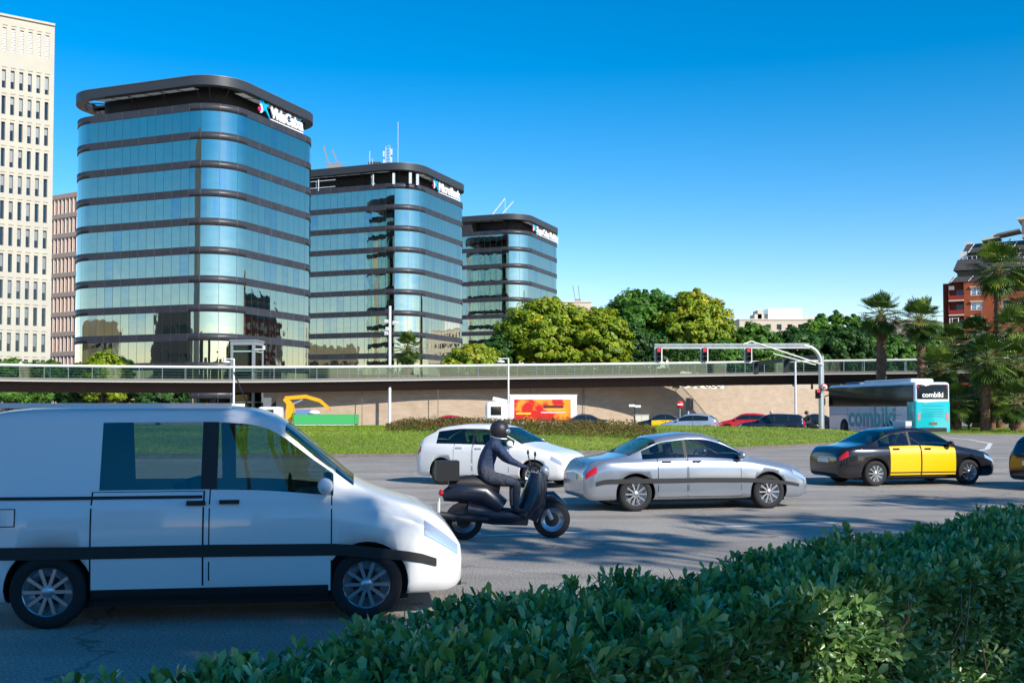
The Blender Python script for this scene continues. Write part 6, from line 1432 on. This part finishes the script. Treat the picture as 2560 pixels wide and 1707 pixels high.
def rosettes(n, region):
    u = RNG.random(n); s = HL*(u**1.35 if region != 'side' else u**1.3)
    bumpf = lambda s, w: .035*np.sin(s*2.3+w*4)+.03*np.sin(s*5.1-w*7)+.02*np.sin(s*11+w*3)
    if region == 'top': w = RNG.uniform(-.06, HW, n); z = HT+bumpf(s, w)-RNG.random(n)**2*.11; ax = np.stack([RNG.normal(0, .30, n), RNG.normal(0, .30, n), np.ones(n)], 1)
    elif region == 'side': w = HW+RNG.normal(-.03, .05, n)+.05*np.sin(s*3); z = HT*RNG.uniform(.0, 1.0, n)**.8; w = w-RNG.random(n)**2*.14+.04*np.sin(z*9+s*4); ax = np.stack([hn.x+RNG.normal(0, .5, n), hn.y+RNG.normal(0, .5, n), RNG.uniform(-.1, 1.1, n)], 1)
    else: w = RNG.normal(-.04, .05, n); z = HT*RNG.uniform(.1, 1, n); ax = np.stack([-hn.x+RNG.normal(0, .4, n), -hn.y+RNG.normal(0, .4, n), RNG.uniform(0, 1, n)], 1)
    C = np.stack([hd.x*s+hn.x*w, hd.y*s+hn.y*w, z], 1); C[:, 2] -= .16*np.clip(1-s/2.2, 0, 1)*(C[:, 2] > .5); ax /= np.linalg.norm(ax, axis=1, keepdims=True); return C, ax, s
def grow(C, ax, k, size, spread=(.35, 1.15), tb=0.0):
    n = len(C); Cs, Ds, Ns, Ls, Ts = [], [], [], [], []; ct = RNG.normal(.42+tb, .17, n)
    t1 = np.cross(ax, rnd_unit(n)); t1 /= np.linalg.norm(t1, axis=1, keepdims=True); t2 = np.cross(ax, t1); sc = size*RNG.uniform(.7, 1.25, n)
    for j in range(k):
        a = 2.4*j+RNG.normal(0, .2, n); inc = spread[0]+(spread[1]-spread[0])*j/(k-1)+RNG.normal(0, .12, n); rad = t1*np.cos(a)[:, None]+t2*np.sin(a)[:, None]
        D = ax*np.cos(inc)[:, None]+rad*np.sin(inc)[:, None]; Nn = ax*np.sin(inc)[:, None]-rad*np.cos(inc)[:, None]
        Cs.append(C-ax*(.012*j)+rad*.004); Ds.append(D); Ns.append(Nn+rnd_unit(n)*.15); Ls.append(sc*RNG.uniform(.7, 1.1, n)*(1-.02*j)); Ts.append(np.clip(ct+RNG.normal(0, .17, n), 0, 1))
    return leaf_set(np.concatenate(Cs), np.concatenate(Ds), np.concatenate(Ns), np.concatenate(Ls), np.concatenate(Ts))
def join(parts):
    Vs, Fs, Ts = [], [], []; b = 0
    for V, Fq, t in parts: Vs.append(V); Fs.append(Fq+b); Ts.append(t); b += len(V)
    return np.concatenate(Vs), np.concatenate(Fs), np.concatenate(Ts)
parts = []
C, ax, s = rosettes(8200, 'top'); parts.append(grow(C, ax, 8, .076, (.45, 1.35)))
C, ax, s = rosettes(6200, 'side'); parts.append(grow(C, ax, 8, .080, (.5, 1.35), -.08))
C, ax, s = rosettes(1500, 'back'); parts.append(grow(C, ax, 7, .08))
V, Fq, t = join(parts); build_leaves('leaves', V, Fq, t, L_HEDGE, hedge)
C, ax, s = rosettes(26, 'top'); V, Fq, t = grow(C+np.array([0, 0, .02]), ax, 9, .07, (.2, .8), .5); build_leaves('young_leaves', V, Fq, np.clip(t+.3, 0, 1), leafmat('young_leaf', (.06, .18, .03), (.12, .30, .04), (.25, .45, .06)), hedge)
C, ax, s = rosettes(16, 'top'); C2_, ax2, s2 = rosettes(9, 'side'); C = np.concatenate([C+np.array([0, 0, .03]), C2_]); n = len(C)
V, Fq, t = leaf_set(C, rnd_unit(n)*np.array([1, 1, .3]), rnd_unit(n)*.4+np.array([0, 0, 1.]), RNG.uniform(.07, .13, n), RNG.random(n)); build_leaves('fallen_leaves', V, Fq, t, leafmat('fallen_leaf', (.18, .08, .05), (.30, .17, .10), (.5, .30, .05)), hedge)
m = MB()
for i in range(200):
    s_ = HL*random.random()**1.3; w_ = random.uniform(.25, HW-.09); b = hd*s_+hn*w_; p = [b+Vector((0, 0, .0))]
    if random.random() < .45: p = [b+Vector((0, 0, random.uniform(.1, .6)))]
    z = p[0].z
    while z < HT-.12:
        z += random.uniform(.10, .2); p.append(Vector((p[-1].x+random.gauss(0, .04)+hn.x*.03, p[-1].y+random.gauss(0, .04)+hn.y*.03, z)))
    k = len(p)
    if k > 1: m.tube(p, [.008-.005*j/k for j in range(k)], 5, cap=False)
m.build('branches', mat('twig', (.16, .10, .07), .9, col2=(.26, .19, .15), scale=20), hedge)
# dark interior of packed inner leaves
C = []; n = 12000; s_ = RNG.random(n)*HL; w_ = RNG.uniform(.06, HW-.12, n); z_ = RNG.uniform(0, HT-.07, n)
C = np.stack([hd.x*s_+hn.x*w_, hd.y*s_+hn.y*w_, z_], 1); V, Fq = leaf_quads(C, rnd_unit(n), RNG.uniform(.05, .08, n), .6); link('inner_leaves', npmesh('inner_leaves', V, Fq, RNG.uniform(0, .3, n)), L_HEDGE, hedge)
# pavement strip and kerb under the hedge
K0 = FA-hd*4-hn*.35; K1 = FB+hd*5-hn*.35
m = MB(); m.smooth = False
def gl(p, z): return (p.x, p.y, z)
m.quad(gl(K0, .13), gl(K1, .13), gl(K1+hn*14, .13), gl(K0+hn*14, .13)); tag(m.build('pavement', mat('hedge_soil', (.07, .055, .04), .95, col2=(.12, .10, .08), scale=6)), kind='structure')
m = MB(); m.bar(gl(K0-hn*.08, .06), gl(K1-hn*.08, .06), .16, .16); tag(m.build('near_kerb', M['kerb']), kind='structure')
# buildings beyond the left edge that the tower glass mirrors
TANB = mat('tan_block', (.55, .42, .25), .85, col2=(.45, .34, .2), scale=.3); DKB = mat('dark_block', (.06, .06, .065), .6)
plain_block(-172, 127, R(119), 60, 14, 22.5, 'tan low office building beyond the left edge of the view', TANB, bands=3)
plain_block(-146, 82, R(119), 28, 14, 25.5, 'dark low office building beyond the left edge of the view', DKB, bands=4)

for (x, y, w, d, h, lb, wl_) in ((-62, -92, 34, 14, 19, 'tan six storey block across the avenue behind the viewer', TANB), (-20, -100, 30, 16, 27, 'dark tall block across the avenue behind the viewer', DKB), (24, -96, 36, 14, 17, 'brick block across the avenue behind the viewer', BRICK), (70, -104, 34, 16, 22, 'second tan block far right behind the viewer', TANB)):
    plain_block(x, y, PI, w, d, h, lb, wl_, bands=5)

for (x, y, rz_, w, d, h, lb, wl_) in ((-192, 22, R(105), 46, 14, 26, 'unseen dark block added far beyond the left edge for the tower reflections', DKB), (-168, -40, R(130), 40, 14, 22, 'unseen brown block added behind the viewer at far left for reflections', BRICK), (-112, -82, R(150), 40, 14, 27, 'unseen dark slab added behind the viewer on the left for reflections', DKB), (120, -62, R(-120), 36, 14, 20, 'unseen tan slab added behind the viewer on the right for reflections', TANB), (162, 30, R(-95), 40, 14, 24, 'unseen dark block added far beyond the right edge for reflections', DKB)):  # unseen blocks added to darken the reflections in the tower corners
    plain_block(x, y, rz_, w, d, h, lb, wl_, bands=5)
